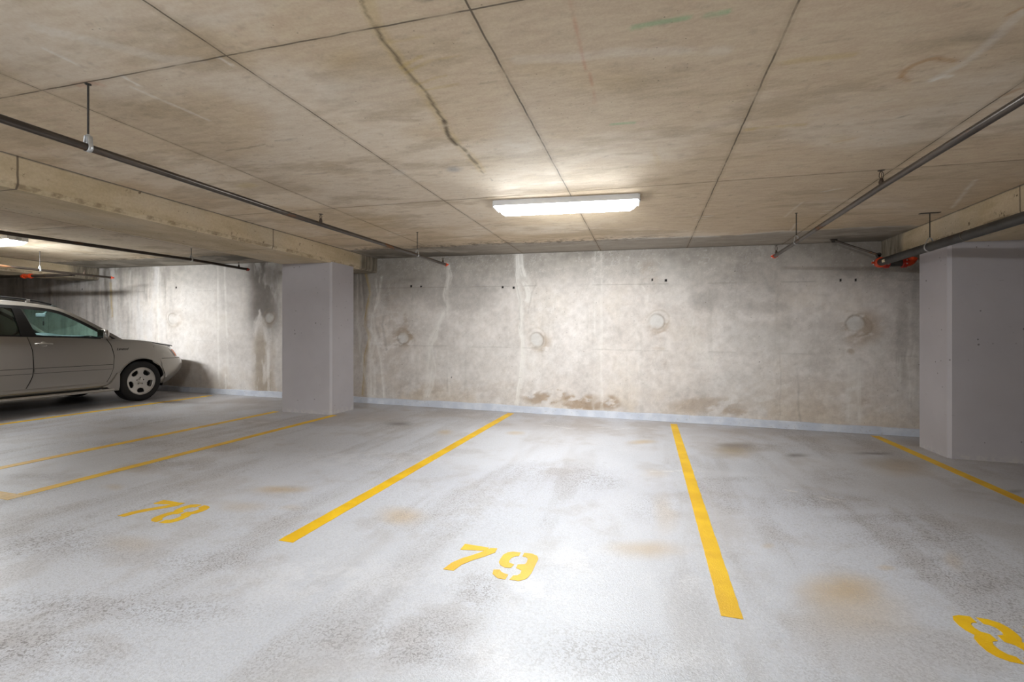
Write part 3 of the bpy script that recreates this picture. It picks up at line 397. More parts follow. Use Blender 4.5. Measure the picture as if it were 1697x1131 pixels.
def floor_col(X, Y):
    wx = (fbm(X*5, Y*5, 81)-.5)*.22; wy = (fbm(X*5, Y*5, 82)-.5)*.22
    n1 = fbm(X*.6, Y*.6, 83, 6); n2 = fbm(X*2.6, Y*2.6, 84, 6, .62); tr = fbm(X*3.2, Y*.45, 85, 5, .6); n3 = fbm(X*11, Y*11, 86, 4, .65)
    col = np.zeros(X.shape+(3,))+np.array([.56, .575, .615])
    col = blend(col, sstep(n1, .45, .66)*.5, (.64, .65, .685))
    col = blend(col, sstep(tr, .50, .72)*.40, (.43, .41, .40))
    col = blend(col, sstep(n2, .50, .70)*.35, (.43, .395, .365))
    wear = .26+sstep(n1, .56, .36)*.12+sstep(tr, .48, .70)*.42*sstep(n1, .62, .42)+sstep(n2, .55, .75)*.15
    # grime towards the wall and in the left bays
    far = sstep(Y, 4.6, 7.1)
    col = blend(col, far*(.30+.45*sstep(n2, .35, .62)), (.42, .375, .345))
    wear = wear+far*.15
    lf = 1-sstep(X, -8., -4.2)
    col = blend(col, lf*(.18+.4*sstep(tr, .42, .66)), (.47, .44, .425)); wear = wear+lf*.22
    FC = dict(t=(.50,.335,.125), o=(.33,.225,.085), d=(.085,.07,.06), s=(.33,.295,.28), p=(.33,.27,.225), W=(.82,.82,.84))
    for k, st, e in FLOOR_BLOBS:
        m = blob(X, Y, e, wx*.55, wy*.35, .05)
        if k == 's':
            wear = wear+m*st*1.1; col = blend(col, m*st*.7*sstep(n3+n2-.5, .36, .62), FC[k])
        else:
            col = blend(col, m*st*np.minimum(1, (.80+.7*n3 if k != 'W' else sstep(n3, .4, .6))), FC[k])
    for k, w, st, pts in FLOOR_STRANDS:
        col = blend(col, strand(X, Y, pts, w, wx*.25, wy*.25)*st*sstep(n3, .35, .6), dict(W=(.82,.80,.76), d=FC['d'])[k])
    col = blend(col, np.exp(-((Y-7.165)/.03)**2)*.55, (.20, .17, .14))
    return np.concatenate([col, np.clip(wear, 0, .95)[..., None]], -1)

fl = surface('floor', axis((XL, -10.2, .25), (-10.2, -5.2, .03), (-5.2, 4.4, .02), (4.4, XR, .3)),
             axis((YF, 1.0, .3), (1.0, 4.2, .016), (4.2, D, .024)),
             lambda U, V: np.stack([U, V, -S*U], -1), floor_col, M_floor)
tag(fl, kind='structure')
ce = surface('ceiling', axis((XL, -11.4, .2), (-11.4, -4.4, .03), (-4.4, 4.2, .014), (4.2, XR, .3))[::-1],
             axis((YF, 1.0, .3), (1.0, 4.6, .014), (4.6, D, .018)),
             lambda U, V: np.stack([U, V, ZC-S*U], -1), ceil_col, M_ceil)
tag(ce, kind='structure')
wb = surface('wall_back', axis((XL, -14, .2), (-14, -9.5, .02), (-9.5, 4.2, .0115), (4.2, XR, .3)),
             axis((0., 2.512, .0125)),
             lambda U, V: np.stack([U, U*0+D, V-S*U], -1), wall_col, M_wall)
tag(wb, kind='structure')
M_conc = plain('plain_wall_concrete', (.42, .39, .34), .85, var=.12, scale=2.5, bump=.2)
for nm, b in (('wall_left', (XL-.2, XL, YF, D)), ('wall_right', (XR, XR+.2, YF, D)), ('wall_front', (XL, XR, YF-.2, YF))):
    tag(MB().box(*b, 0, ZC, slope=True).build(nm, M_conc), kind='structure')

# painted kerb strip along the foot of the back wall
t = NT('pale_blue_kerb_paint'); f = t.noise(5, 5, .6); g = t.noise(40, 3)
c = t.mix(t.ramp(f, .35, .68), (.50,.53,.60), (.62,.64,.69)); c = t.mix(t.mth('MULTIPLY', t.ramp(g, .58, .72), .5), c, (.36,.34,.32))
t.bump(g, .2, .003); M_kerb = t.out(c, .5)
mb = MB()
xs = np.linspace(XL, XR, 400); P = []
for yy, zz in ((D, .104), (D-.018, .103), (D-.03, .092), (D-.031, .05), (D-.036, 0.0)):
    P.append([(x, yy+.003*math.sin(x*2.1)+.002*math.sin(x*9), zz*(1+.05*math.sin(x*1.7)+.03*math.sin(x*7.3))-S*x) for x in xs])
mb.grid(P)
tag(mb.build('baseboard_back', M_kerb, smooth=40), kind='structure')

# ---- beams
def beam_joints(t, c, h):
    s = t.sep(t.coord()); wob = t.mth('MULTIPLY', t.mth('SUBTRACT', t.noise(5, 3), .5), .015)
    m = line_mask(t, s[1], [-5.12, -2.63, -.14, 2.35, 4.84], .010, wob)
    top = t.mth('MULTIPLY', t.ramp(t.mth('ADD', s[2], t.mth('ADD', t.mth('MULTIPLY', s[0], S), t.mth('MULTIPLY', t.noise(9, 4), .012))), -.012, .004), .9)
    arr = t.mth('ADD', s[2], t.mth('MULTIPLY', s[0], S)); arr = t.mth('MULTIPLY', t.mth('MULTIPLY', t.ramp(arr, -.20, -.215), t.ramp(arr, -.252, -.235)), t.ramp(t.noise(7, 5, .7), .42, .60))
    pv = t.voro(26); pit = t.mth('MULTIPLY', t.ramp(pv.outputs['Distance'], .16, .10), t.ramp(t.noise(2.1, 3), .50, .60))
    c = t.mix(t.mth('MULTIPLY', top, .9), c, (.05,.05,.055)); c = t.mix(t.mth('MULTIPLY', arr, .6), c, (.16,.105,.055)); c = t.mix(t.mth('MULTIPLY', pit, .75), c, (.09,.06,.035))
    rust = t.mth('MULTIPLY', t.ramp(t.noise(12, 4, .7), .62, .68), t.ramp(t.noise(1.6, 2), .42, .55))
    c = t.mix(t.mth('MULTIPLY', rust, .8), c, (.075,.04,.02))
    c = t.mix(t.mth('MULTIPLY', m, .8), c, (.09,.065,.045))
    far = t.ramp(t.mth('ADD', s[1], t.mth('MULTIPLY', t.noise(4, 3), .25)), 6.75, 6.9)
    damp = t.mix(t.ramp(t.noise(5, 4, .6, t.coord((1, 3, .6))), .35, .65), (.10,.085,.065), (.30,.265,.21))
    c = t.mix(t.mth('MULTIPLY', far, .85), c, damp)
    return c, t.mth('ADD', h, t.mth('MULTIPLY', rust, -2.))
t = NT('beam_concrete')
g = t.noise(3.2, 6, .6, t.coord((1, .6, 2))); g2 = t.noise(45, 4, .7); g3 = t.noise(1.3, 4)
c = t.mix(t.ramp(g, .35, .65), (.50,.40,.25), (.62,.51,.35)); c = t.mix(t.mth('MULTIPLY', t.ramp(g3, .45, .7), .5), c, (.55,.50,.41))
c = t.mix(.07, c, t.mix(t.ramp(g2, .3, .7), (0,0,0), (1,1,1)), 'OVERLAY')
c, h = beam_joints(t, c, g2); t.bump(h, .25, .004); M_beam = t.out(c, .85)
def beam(x0, x1, label):
    # side faces slightly bellied, with a chamfered lower arris
    mb = MB(); ys = np.linspace(YF, D, 120); P = []
    rnd = random.Random(5)
    for k, (x, z) in enumerate(((x0, .02), (x0, -.215), (x0+.018, -.25), (x1-.018, -.25), (x1, -.215), (x1, .02))):
        P.append([(x+.002*math.sin(y*1.3+k), y, ZC+z+.0025*math.sin(y*2.7+k*.7)-S*x) for y in ys])
    mb.grid(P[::-1])
    for j in (0, -1): mb.add([r_[j] for r_ in P], [tuple(range(6)) if j else tuple(range(6))[::-1]])
    o = mb.build('ceiling_beam', M_beam)
    # object origin on the ceiling so that the texture's z is depth below it
    me = o.data; off = Vector((0, 0, ZC)); me.transform(Matrix.Translation(-off)); o.location = off
    tag(o, kind='structure'); return o
beam(-5.400, -4.495, ''); beam(2.930, 3.92, ''); beam(-12.10, -11.20, '')

# ---- columns
def column_mat(name, tone):
    t = NT(name); f = t.noise(2.2, 5, .55); g = t.noise(60, 3, .6)
    c = t.mix(t.ramp(f, .3, .7), tuple(x*.93 for x in tone), tone)
    s = t.sep(t.coord())
    # knocks and chips
    v = t.voro(4.6, t.coord((1, 1, 1))); v2 = t.voro(11, t.coord((1, 1, .9), (3, 1, 2)))
    sc = t.ramp(t.noise(1.5, 2), .42, .58)
    k = t.mth('MAXIMUM', t.ramp(v.outputs['Distance'], .06, .04), t.mth('MULTIPLY', t.ramp(v2.outputs['Distance'], .10, .07), sc))
    c = t.mix(t.mth('MULTIPLY', k, .75), c, (.10,.085,.08))
    # scuffed foot, pale worn bare concrete
    foot = t.mth('MULTIPLY', t.ramp(s[2], .10, .0), t.ramp(t.noise(18, 4, .6), .40, .62))
    c = t.mix(t.mth('MULTIPLY', foot, .7), c, (.60,.57,.54))
    scr = t.ramp(t.noise(22, 3, .5, t.coord((.5, .5, 3), rot=(0, .5, 0))), .70, .76)
    c = t.mix(t.mth('MULTIPLY', scr, .35), c, (.2,.18,.17))
    t.bump(t.mth('ADD', g, t.mth('MULTIPLY', k, -2.)), .12, .003)
    return t.out(c, .55)
M_colp = column_mat('grey_lilac_column_paint', (.50, .475, .495))
def column(x0, x1, y0, y1, label):
    ch = .028; poly = [(x0+ch, y0), (x1-ch, y0), (x1, y0+ch), (x1, y1-ch), (x1-ch, y1), (x0+ch, y1), (x0, y1-ch), (x0, y0+ch)]
    cx, cy = (x0+x1)/2, (y0+y1)/2; V = []; F = []; n = 8
    for r_ in (-.02, ZB+.012):
        V += [(x-cx, y-cy, r_-S*(x-cx)) for x, y in poly]
    F = [tuple(range(8))[::-1], tuple(range(8, 16))]+[(i, (i+1) % 8, 8+(i+1) % 8, 8+i) for i in range(8)]
    o = MB().add(V, F).build('concrete_column', M_colp)
    o.location = (cx, cy, -S*cx)
    tag(o, label, 'column'); return o
column(-5.400, -4.497, 5.965, 6.545, 'grey painted square concrete column right of the parked car')
column(3.032, 3.92, 5.985, 6.56, 'wide grey painted concrete column at the right edge under the large pipe')

# ------------------------------------------------------------------ painted markings
t = NT('yellow_line_paint'); f = t.noise(3.5, 5, .6); g = t.noise(75, 3, .7)
c = t.mix(t.ramp(f, .35, .66), (.74,.42,.0), (.86,.54,.004))
c = t.mix(t.mth('MULTIPLY', t.ramp(g, .60, .72), .35), c, (.50,.30,.01))
c = t.mix(t.mth('MULTIPLY', t.ramp(t.noise(2.2, 6, .7, t.coord(loc=(5, 2, 0))), .60, .70), .4), c, (.66,.40,.08))
s = t.n('ShaderNodeTexNoise'); t.set(s.inputs['Scale'], 170.); t.t.links.new(t.coord(), s.inputs['Vector']); t.bump(s.outputs['Fac'], .5, .004)
M_yel = t.out(c, .5)
t = NT('faded_yellow_paint'); f = t.noise(9, 5, .7); g = t.noise(75, 3, .7)
c = t.mix(t.ramp(f, .35, .62), (.62,.40,.10), (.74,.52,.20)); c = t.mix(t.mth('MULTIPLY', t.ramp(g, .5, .66), .5), c, (.45,.36,.24))
t.bump(g, .3, .003); M_yelf = t.out(c, .55)
def strip(x0, x1, y0, y1, label, mat=M_yel, seed=1):
    rnd = random.Random(seed); n = max(2, int((y1-y0)/.05)); L = []; Rr = []
    for i in range(n+1):
        y = y0+(y1-y0)*i/n; L.append((x0+rnd.uniform(-.0018, .0018), y)); Rr.append((x1+rnd.uniform(-.0018, .0018), y))
    mb = MB(); cx = (x0+x1)/2
    rows = []
    for side, z in ((L, 0), (L, .0016), (Rr, .0016), (Rr, 0)):
        rows.append([(x-cx, y-y0, z-S*(x-cx)) for x, y in side])
    mb.grid(rows)
    mb.add([rows[k][0] for k in range(4)], [(0,1,2,3)]); mb.add([rows[k][-1] for k in range(4)], [(3,2,1,0)])
    o = mb.build('parking_line', mat); o.location = (cx, y0, -S*cx+.0004)
    return tag(o, label, 'parking line', 'yellow bay lines')
strip(-2.090, -1.988, 2.290, 7.055, 'bright yellow bay line between the painted numbers 78 and 79', seed=2)
strip(.317, .407, 2.262, 7.00, 'bright yellow bay line just right of the painted number 79', seed=3)
strip(2.748, 2.848, 2.26, 7.055, 'yellow bay line running past the right-hand column foot', seed=4)
strip(-4.485, -4.390, 2.345, 5.960, 'yellow bay line ending at the near corner of the left column', seed=5)
strip(-5.500, -5.400, 2.345, 5.93, 'yellow bay line on the car side of the left column', seed=6)
strip(-7.935, -7.835, 2.30, 6.95, 'yellow bay line right beside the parked car', seed=7)
strip(-5.500, -4.390, 2.240, 2.342, 'faded short yellow crossbar joining two bay lines at the left edge', M_yelf, seed=8)['group'] = 'yellow crossbars'

Y2 = 2.272
SEVEN = [[(0,.235),(.006,.232),(.146,.263),(.151,.305),(0,.309)], [(.16,.302),(.198,.311),(.202,.26),(.164,.199),(.112,.135),(.075,.07),(.059,0),(0,-.002),(.015,.075),(.05,.14),(.081,.178),(.12,.232)]]
NINE = [[(.088,.302),(.089,.26),(.070,.25),(.055,.225),(.052,.19),(.060,.168),(.09,.159),(.083,.118),(.050,.112),(.020,.130),(.003,.16),(0,.20),(.002,.25),(.018,.283),(.045,.299)],
        [(.107,.306),(.15,.309),(.185,.292),(.2,.26),(.2,.10),(.193,.05),(.183,.027),(.158,.004),(.108,.001),(.116,.045),(.136,.055),(.146,.075),(.144,.109),(.109,.126),(.108,.164),(.144,.18),(.148,.20),(.144,.245),(.128,.26),(.109,.261)],
        [(.001,.073),(.033,.083),(.045,.065),(.06,.055),(.09,.046),(.089,-.003),(.048,-.003),(.010,.03)]]
E8L = [(.090,.318),(.048,.316),(.016,.298),(.002,.265),(0,.225),(.006,.19),(.022,.162),(.005,.135),(-.001,.095),(.001,.05),(.016,.02),(.046,.001),(.09,-.002),(.09,.042),(.068,.05),(.055,.075),(.054,.105),(.064,.13),(.090,.143),(.088,.188),(.062,.197),(.054,.22),(.056,.248),(.068,.264),(.09,.27)]
EIGHT = [E8L, [(.202-x, y) for x, y in E8L][::-1]]
Z0L = [(.090,.318),(.048,.316),(.016,.298),(.002,.265),(-.001,.05),(.016,.02),(.046,.001),(.09,-.002),(.09,.042),(.068,.05),(.055,.075),(.056,.245),(.068,.264),(.09,.27)]
ZERO = [Z0L, [(.202-x, y) for x, y in Z0L][::-1]]
def number(x, d1, d2, label):
    root = empty('painted_number', (x, Y2, -S*x)); tag(root, label, 'painted number', 'stencilled bay numbers')
    for k, g in enumerate((d1, d2)):
        mb = MB(); ox = k*.252
        for poly in g:
            mb.prism(poly, 0.0004, .0018, lambda u, v, h: (u+ox, v, h-S*(u+ox)))
        mb.build('digit', M_yel, root)
number(-3.362, SEVEN, EIGHT, 'yellow stencilled number 78 painted on the floor at left')
number(-1.026, SEVEN, NINE, 'yellow stencilled number 79 painted on the floor in the middle bay')
number(1.300, EIGHT, ZERO, 'yellow stencilled number 80 cut off at the lower right corner')

# ------------------------------------------------------------------ fluorescent wrap lamps
M_white = plain('white_lamp_enamel', (.74, .74, .74), .35, var=.03)
def lamp(x, y, rz, strength, label, L=1.34, name='ceiling_lamp'):
    root = empty(name, (x, y, ZC-S*x), (0, TILT, rz)); tag(root, label, 'lamp', 'fluorescent wrap lamps')
    t = NT('lit_prismatic_diffuser'); w = t.n('ShaderNodeTexWave'); t.set(w.inputs['Scale'], 60.); t.t.links.new(t.coord(), w.inputs['Vector'])
    t.out((.9,.9,.9), .4, em=(.97, .985, 1), ems=t.ramp(w.outputs['Fac'], 0, 1, 21., 24.))
    h = L/2
    mb = MB(); Wd = .118
    # folded sheet housing: pan with raised lips and end plates
    mb.box(-h, h, -Wd, Wd, -.052, 0)
    mb.box(-h-.012, -h, -Wd+.012, Wd-.012, -.060, 0).box(h, h+.012, -Wd+.012, Wd-.012, -.060, 0)
    mb.build('housing', M_white, root, bevel=.003)
    # diffuser: tapered trough with sloped ends
    t0 = [(-h+.012, -Wd+.006), (h-.012, -Wd+.006), (h-.012, Wd-.006), (-h+.012, Wd-.006)]
    t1 = [(-h+.040, -Wd+.022), (h-.040, -Wd+.022), (h-.040, Wd-.022), (-h+.040, Wd-.022)]
    t2 = [(-h+.075, -Wd+.055), (h-.075, -Wd+.055), (h-.075, Wd-.055), (-h+.075, Wd-.055)]
    V = [(a, b, -.053) for a, b in t0]+[(a, b, -.085) for a, b in t1]+[(a, b, -.110) for a, b in t2]
    F = [(11,10,9,8), (0,1,2,3)]+[(k*4+i, k*4+4+i, k*4+4+(i+1) % 4, k*4+(i+1) % 4) for k in (0,1) for i in range(4)]
    mb = MB().add(V, F); mb.build('diffuser', t.m, root)
    for sy in (-1, 1):
      al = bpy.data.lights.new('lens_light', 'AREA'); al.shape = 'RECTANGLE'; al.size = L-.16; al.size_y = .07; al.energy = strength; al.color = (.93, .97, 1.)
      al.spread = math.radians(130)
      ao = bpy.data.objects.new('lens_light', al); COL.objects.link(ao); ao.parent = root; ao.location = (0, sy*.075, -.114); ao.rotation_euler = (sy*math.radians(48), 0, 0)
    for sx in (-1, 1):
        mb = MB().box(sx*(h+.013)-.006, sx*(h+.013)+.006, -.03, .03, -.045, -.012)
        mb.tube([(sx*(h+.019), 0, -.028), (sx*(h+.023), 0, -.028)], .006, 10)
        mb.build('end_clip', M_galv, root)
    return root
M_galv = plain('galvanised_steel', (.52, .53, .53), .38, .75, var=.12, scale=30)
lamp(-.745, 4.425, math.radians(3.4), LAMP_MAIN, 'long white fluorescent lamp lit on the ceiling above number 79')
lamp(-9.17, 4.45, 0, LAMP_LEFT, 'lit fluorescent lamp above the parked car at the left edge')
lamp(-2.0, -3.2, 0, LAMP_AISLE, 'fluorescent lamp over the drive aisle behind the viewpoint')

# ------------------------------------------------------------------ sprinkler pipework
def pipe_mat(name, col, rust, metal=.55, rough=.36):
    t = NT(name); f = t.noise(3, 5, .65, t.coord((1, .8, 1))); r_ = t.noise(2.3, 6, .7, t.coord((3, 1, 3)))
    c = t.mix(t.ramp(f, .3, .7), tuple(x*.7 for x in col), tuple(x*1.4 for x in col))
    c = t.mix(t.mth('MULTIPLY', t.ramp(r_, .56, .68), rust), c, (.20,.085,.03))
    return t.out(c, t.ramp(r_, .5, .7, rough, .75), metal)
M_pipe = pipe_mat('black_steel_pipe', (.055, .043, .034), .8, .5, .3)
M_pipe2 = pipe_mat('grey_steel_main_pipe', (.045, .043, .040), .2, .2, .45)
M_rod = plain('dark_threaded_rod', (.05, .045, .04), .45, .5, scale=60)
M_red = plain('orange_red_enamel', (.62, .06, .012), .35, var=.15, scale=25)
M_dkred = plain('deep_red_enamel', (.36, .018, .008), .35, var=.15, scale=25)
M_brass = plain('dull_bronze', (.06, .04, .028), .5, .6)

def hanger(root, y, r, zc, flat=True, x=0):
    """threaded rod from the ceiling with a band loop round the pipe (root origin is at the ceiling)"""
    mb = MB().tube([(x, y, 0), (x, y, zc+r+.05)], .0048, 10)
    mb.lathe([(0, -.004), (.014, -.004), (.014, 0.0), (0, 0.0)], 'z', (x, y, 0), 16)
    o = mb.build('hanger_rod', M_rod, root, smooth=40)
    mb = MB(); pts = []
    top = r+.042
    for k in range(25):
        a = -PI*.5+PI*1.0*(k/24-.5)*1.25
        pts.append((math.cos(a)*(r+.003), math.sin(a)*(r+.003)))
    path = [(-.008, top)]+[(-.014, top-.004)]+pts+[(.014, top-.004), (.008, top)]
    w = .011
    rows = [[(x+px, y+dy, zc+pz) for px, pz in path] for dy in (-w, w)]
    mb.grid(rows)
    b = mb.build('hanger_band', M_galv, root, smooth=50, solid=.0022, offset=0)
    mb = MB().lathe([(0, 0), (.008, 0), (.008, .010), (0, .010)], 'z', (x, y, zc+top-.003), 6)
    mb.build('nut', M_galv, b)
def head(root, y, r, zc, h, x=0):
    """upright sprinkler: tee outlet, body, two frame arms and a toothed deflector"""
    z0 = zc+r*.6
    mb = MB().lathe([(0, 0), (.014, 0), (.015, .022), (.012, .024), (.010, .040), (.006, .042), (0, .042)], 'z', (x, y, z0), 16)
    o = mb.build('sprinkler_head', M_brass, root, smooth=40)
    mb = MB(); zt = zc+h
    for sx in (-1, 1):
        mb.tube([(x+sx*.006, y, z0+.04), (x+sx*.012, y, z0+.055), (x+sx*.010, y, zt-.018), (x, y, zt-.004)], .0024, 8)
    mb.tube([(x, y, z0+.04), (x, y, zt-.014)], .0018, 8)
    mb.build('frame', M_brass, o, smooth=40)
    n = 24; V = [(x, y, zt+.001)]+[(x+math.cos(2*PI*k/n)*(.021 if k % 2 else .016), y+math.sin(2*PI*k/n)*(.021 if k % 2 else .016), zt) for k in range(n)]
    mb = MB().add(V, [(0, 1+k, 1+(k+1) % n) for k in range(n)])
    mb.build('deflector', M_brass, o, solid=.0016)
def cap(root, y, r, z, mat, x=0, d=1):
    """grooved end cap with its bolted coupling"""
    mb = MB().lathe([(0, d*.030), (r*1.02, d*.026), (r*1.18, d*.018), (r*1.22, 0), (r*1.22, -d*.024), (r*1.02, -d*.028)], 'y', (x, y, z), 24)
    for sx in (-1, 1): mb.box(x+sx*r*1.45-.008, x+sx*r*1.45+.008, y-.018 if d > 0 else y-.006, y+.010, z-.010, z+.010)
    o = mb.build('end_cap', mat, root, smooth=40)
    for sx in (-1, 1): MB().lathe([(0, -.02), (.005, -.02), (.005, .02), (0, .02)], 'z', (x+sx*r*1.45, y-.003, z), 8).build('bolt', M_galv, o)
def branch(x, y0, y1, r, prof, hangers, heads, label, cmat=None, mat=None, hrel=None):
    """branch pipe running along Y; prof: list of (y, height above deck)"""
    root = empty('sprinkler_pipe', (x, y1, ZC-S*x)); tag(root, label, 'pipe', 'sprinkler branch pipes')
    zz = lambda y: float(np.interp(y, [p[0] for p in prof], [p[1] for p in prof]))-ZC
    ys = sorted(set([y0, y1]+[p[0] for p in prof if y0 < p[0] < y1]))
    mb = MB().tube([(0, y-y1, zz(y)) for y in ys], r, 24); mb.build('pipe', mat or M_pipe, root, smooth=40)
    cap(root, 0, r, zz(y1), cmat or M_red)
    for y in hangers: hanger(root, y-y1, r, zz(y))
    for y, top in heads: head(root, y-y1, r, zz(y), top)
    return root
branch(-2.80, YF+.1, 6.30, .0195, [(YF, 2.165), (1.4, 2.178), (3.2, 2.188), (5.4, 2.224), (6.3, 2.230)], [-5.6, -1.9, 1.75, 5.41], [(0., .09), (3.57, .092), (6.19, .078)],
       'thin black sprinkler pipe hung left of the lamp with an orange end cap')
branch(1.464, YF+.1, 6.27, .0195, [(YF, 2.235), (2.4, 2.218), (3.6, 2.230), (5.4, 2.215), (6.3, 2.210)], [-5.6, -1.9, 1.75, 5.41], [(0., .1), (3.6, .105), (6.18, .115)],
       'thin dark sprinkler pipe hung right of the lamp with an orange end cap')
branch(-6.875, YF+.1, 6.80, .022, [(YF, 2.25), (3.44, 2.285), (5.7, 2.336), (6.8, 2.330)], [-5.6, -1.9, 2.05, 5.716], [(3.0, .09), (6.61, .1)],
       'black sprinkler pipe in the left bay with a dark red end cap', M_dkred)
branch(-9.778, YF+.1, 6.51, .020, [(YF, 2.19), (6.5, 2.203)], [-5.6, 1.75, 5.402], [(3.0, .09), (6.05, .1)],
       'sprinkler pipe above the car roof with a bright orange end cap')
# cross main in the far left bay
root = empty('sprinkler_pipe', (-9.778, 5.90, ZC+S*9.778)); tag(root, 'dark pipe with an orange coupling under the farthest left beam', 'pipe')
dz = lambda x: 2.186-ZC-S*x
MB().tube([(-.03, 0, dz(-.03)), (-6.2, 0, dz(-6.2))], .028, 20).build('pipe', M_pipe, root, smooth=40)
cm = MB()
for a, b, rr in ((-1.37, -1.10, .036), (-1.335, -1.30, .043), (-1.17, -1.135, .043)):
    cm.tube([(a, 0, dz(a)), (b, 0, dz(b))], rr, 20)
cm.build('coupling', M_red, root, smooth=40)
MB().tube([(-3.2, 0, -S*-3.2), (-3.2, 0, dz(-3.2)+.03)], .005, 8).build('hanger_rod', M_rod, root)

# large main at the right: runs along Y, turns right in red grooved elbows, sway brace up to the slab
xm = 2.727; root = empty('main_pipe', (xm, 6.75, ZC-S*xm)); tag(root, 'large grey fire main at the right with red grooved elbows', 'pipe')
R_ = .0445; zm = 2.170-ZC
mb = MB().tube([(0, YF+.1-6.75, zm-.005), (0, 0, zm)], R_, 32); mb.build('pipe', M_pipe2, root, smooth=40)
for y in (5.13, ):
    MB().lathe([(R_, -.012), (R_+.0015, -.009), (R_+.002, 0), (R_+.0015, .009), (R_, .012)], 'y', (0, y-6.75, zm), 32).build('weld_ring', M_pipe, root, smooth=60)
def arc(c0, a_, b_, rad, n=10): return [Vector(c0)+Vector(a_)*(rad*math.sin(t_))+Vector(b_)*(rad*(1-math.cos(t_))) for t_ in [PI/2*k/n for k in range(n+1)]]
re_ = .085
e1 = arc((0, -.005, zm), (0,1,0), (1,0,0), re_)
MB().tube(e1, R_*1.12, 24).build('elbow', M_dkred, root, smooth=40)
def coupling(p, d, rad, mat):
    d = Vector(d); p = Vector(p)
    mb = MB().tube([p-d*.028, p-d*.02, p+d*.02, p+d*.028], [rad*1.15, rad*1.38, rad*1.38, rad*1.15], 24)
    o = mb.build('coupling', mat, root, smooth=40)
    side = d.cross(Vector((0,0,1))).normalized(); 
    for s_ in (-1, 1):
        m2 = MB(); m3 = MB(); q = p+side*(s_*rad*1.62); ww = .016
        m2.box(q.x-ww, q.x+ww, q.y-ww, q.y+ww, q.z-.014, q.z+.014)
        m3.tube([q+Vector((0,0,-.028)), q+Vector((0,0,.028))], .006, 8)
        m2.build('lug', mat, o, bevel=.003); m3.build('bolt', M_galv, o, smooth=40)
coupling((0, -.02, zm), (0,1,0), R_, M_red)
p1 = e1[-1]
coupling(p1+Vector((.015, 0, 0)), (1,0,0), R_, M_dkred)
p2 = p1+Vector((.20, 0, 0))
MB().tube([p1, p2], R_, 24).build('pipe', M_pipe2, root, smooth=40)
coupling(p2, (1,0,0), R_, M_dkred)
e2 = [p2+Vector((0.02+.07*math.sin(t_), 0, .07*(1-math.cos(t_)))) for t_ in [PI/2*k/9 for k in range(9)]]
MB().tube([p2]+e2, R_*1.12, 24).build('elbow', M_red, root, smooth=40)
hanger(root, 5.69-6.75, R_, zm)
hanger(root, 2.1-6.75, R_, zm); hanger(root, -1.6-6.75, R_, zm)
mb = MB().box(-.085, .085, 5.69-6.75-.02, 5.69-6.75+.02, -.006, 0); mb.build('hanger_plate', M_rod, root)
# pale tag on the pipe
tp = MB(); rows = []
for yy in (-.235, -.165): rows.append([(-math.sin(a)*(R_+.0012), yy, zm+math.cos(a)*(R_+.0012)) for a in np.linspace(1.35, 2.1, 8)])
tp.grid(rows).build('paper_tag', plain('cream_paper', (.72,.62,.42), .7), root)
# sway brace
A = Vector((2.29-xm, 6.93-6.75, S*(xm-2.29)-.012)); B = Vector((-.015, -.01, zm+R_+.05))
br = MB().tube([A+(B-A)*.06, B+(B-A)*.04], .0135, 14).build('sway_brace', M_pipe, root, smooth=40)
mb = MB().box(A.x-.03, A.x+.035, A.y-.02, A.y+.02, .0, .012).tube([A+Vector((0,-.02,-.0)), A+Vector((0,.02,0))], .02, 14)
mb.box(A.x-.012, A.x+.05, A.y-.012, A.y+.012, A.z-.03, A.z+.012); mb.build('bracket', M_rod, br, bevel=.002)
mb = MB().tube([B+Vector((0,-.02,0)), B+Vector((0,.02,0))], .026, 14); mb.box(-.03, .0, -.03, .01, zm+R_-.004, zm+R_+.055); mb.build('clamp', M_rod, br, bevel=.002)

# ------------------------------------------------------------------ the parked car (nose to the wall, its right side to us)
t = NT('champagne_metallic_paint'); f = t.noise(900, 2)
c = t.mix(t.ramp(f, .3, .7), (.34,.32,.29), (.40,.38,.345)); M_paint = t.out(c, .30, .72, coat=.7); t.b.inputs['Coat Roughness'].default_value = .08
M_trimb = plain('satin_black_trim', (.008, .008, .009), .35)
M_plastic = plain('black_rubber', (.012, .011, .011), .8, bump=.2, scale=40)
M_seamk = plain('shadow_gap', (.012, .011, .010), .8)
M_dash = plain('dark_interior_plastic', (.05, .055, .06), .6)
M_seat = plain('beige_seat_fabric', (.42, .34, .22), .85, scale=30)
M_alloy = plain('silver_alloy', (.55, .53, .50), .32, .7, var=.05)
M_chrome = plain('bright_chrome', (.75, .75, .74), .12, 1.)
def glass_mat(name, tint, ior=1.16):
    m = bpy.data.materials.new(name); m.use_nodes = True; nt = m.node_tree; nt.nodes.clear()
    o = nt.nodes.new('ShaderNodeOutputMaterial'); tr = nt.nodes.new('ShaderNodeBsdfTransparent'); g = nt.nodes.new('ShaderNodeBsdfGlossy')
    lw = nt.nodes.new('ShaderNodeLayerWeight'); lw.inputs['Blend'].default_value = .5; mx = nt.nodes.new('ShaderNodeMixShader')
    pw = nt.nodes.new('ShaderNodeMath'); pw.operation = 'POWER'; pw.inputs[1].default_value = 5.
    ma = nt.nodes.new('ShaderNodeMath'); ma.operation = 'MULTIPLY_ADD'; ma.inputs[1].default_value = .8; ma.inputs[2].default_value = ior-1.1
    tr.inputs[0].default_value = (*tint, 1); g.inputs['Roughness'].default_value = .02
    nt.links.new(lw.outputs['Facing'], pw.inputs[0]); nt.links.new(pw.outputs[0], ma.inputs[0])
    nt.links.new(ma.outputs[0], mx.inputs[0]); nt.links.new(tr.outputs[0], mx.inputs[1]); nt.links.new(g.outputs[0], mx.inputs[2]); nt.links.new(mx.outputs[0], o.inputs[0])
    return m
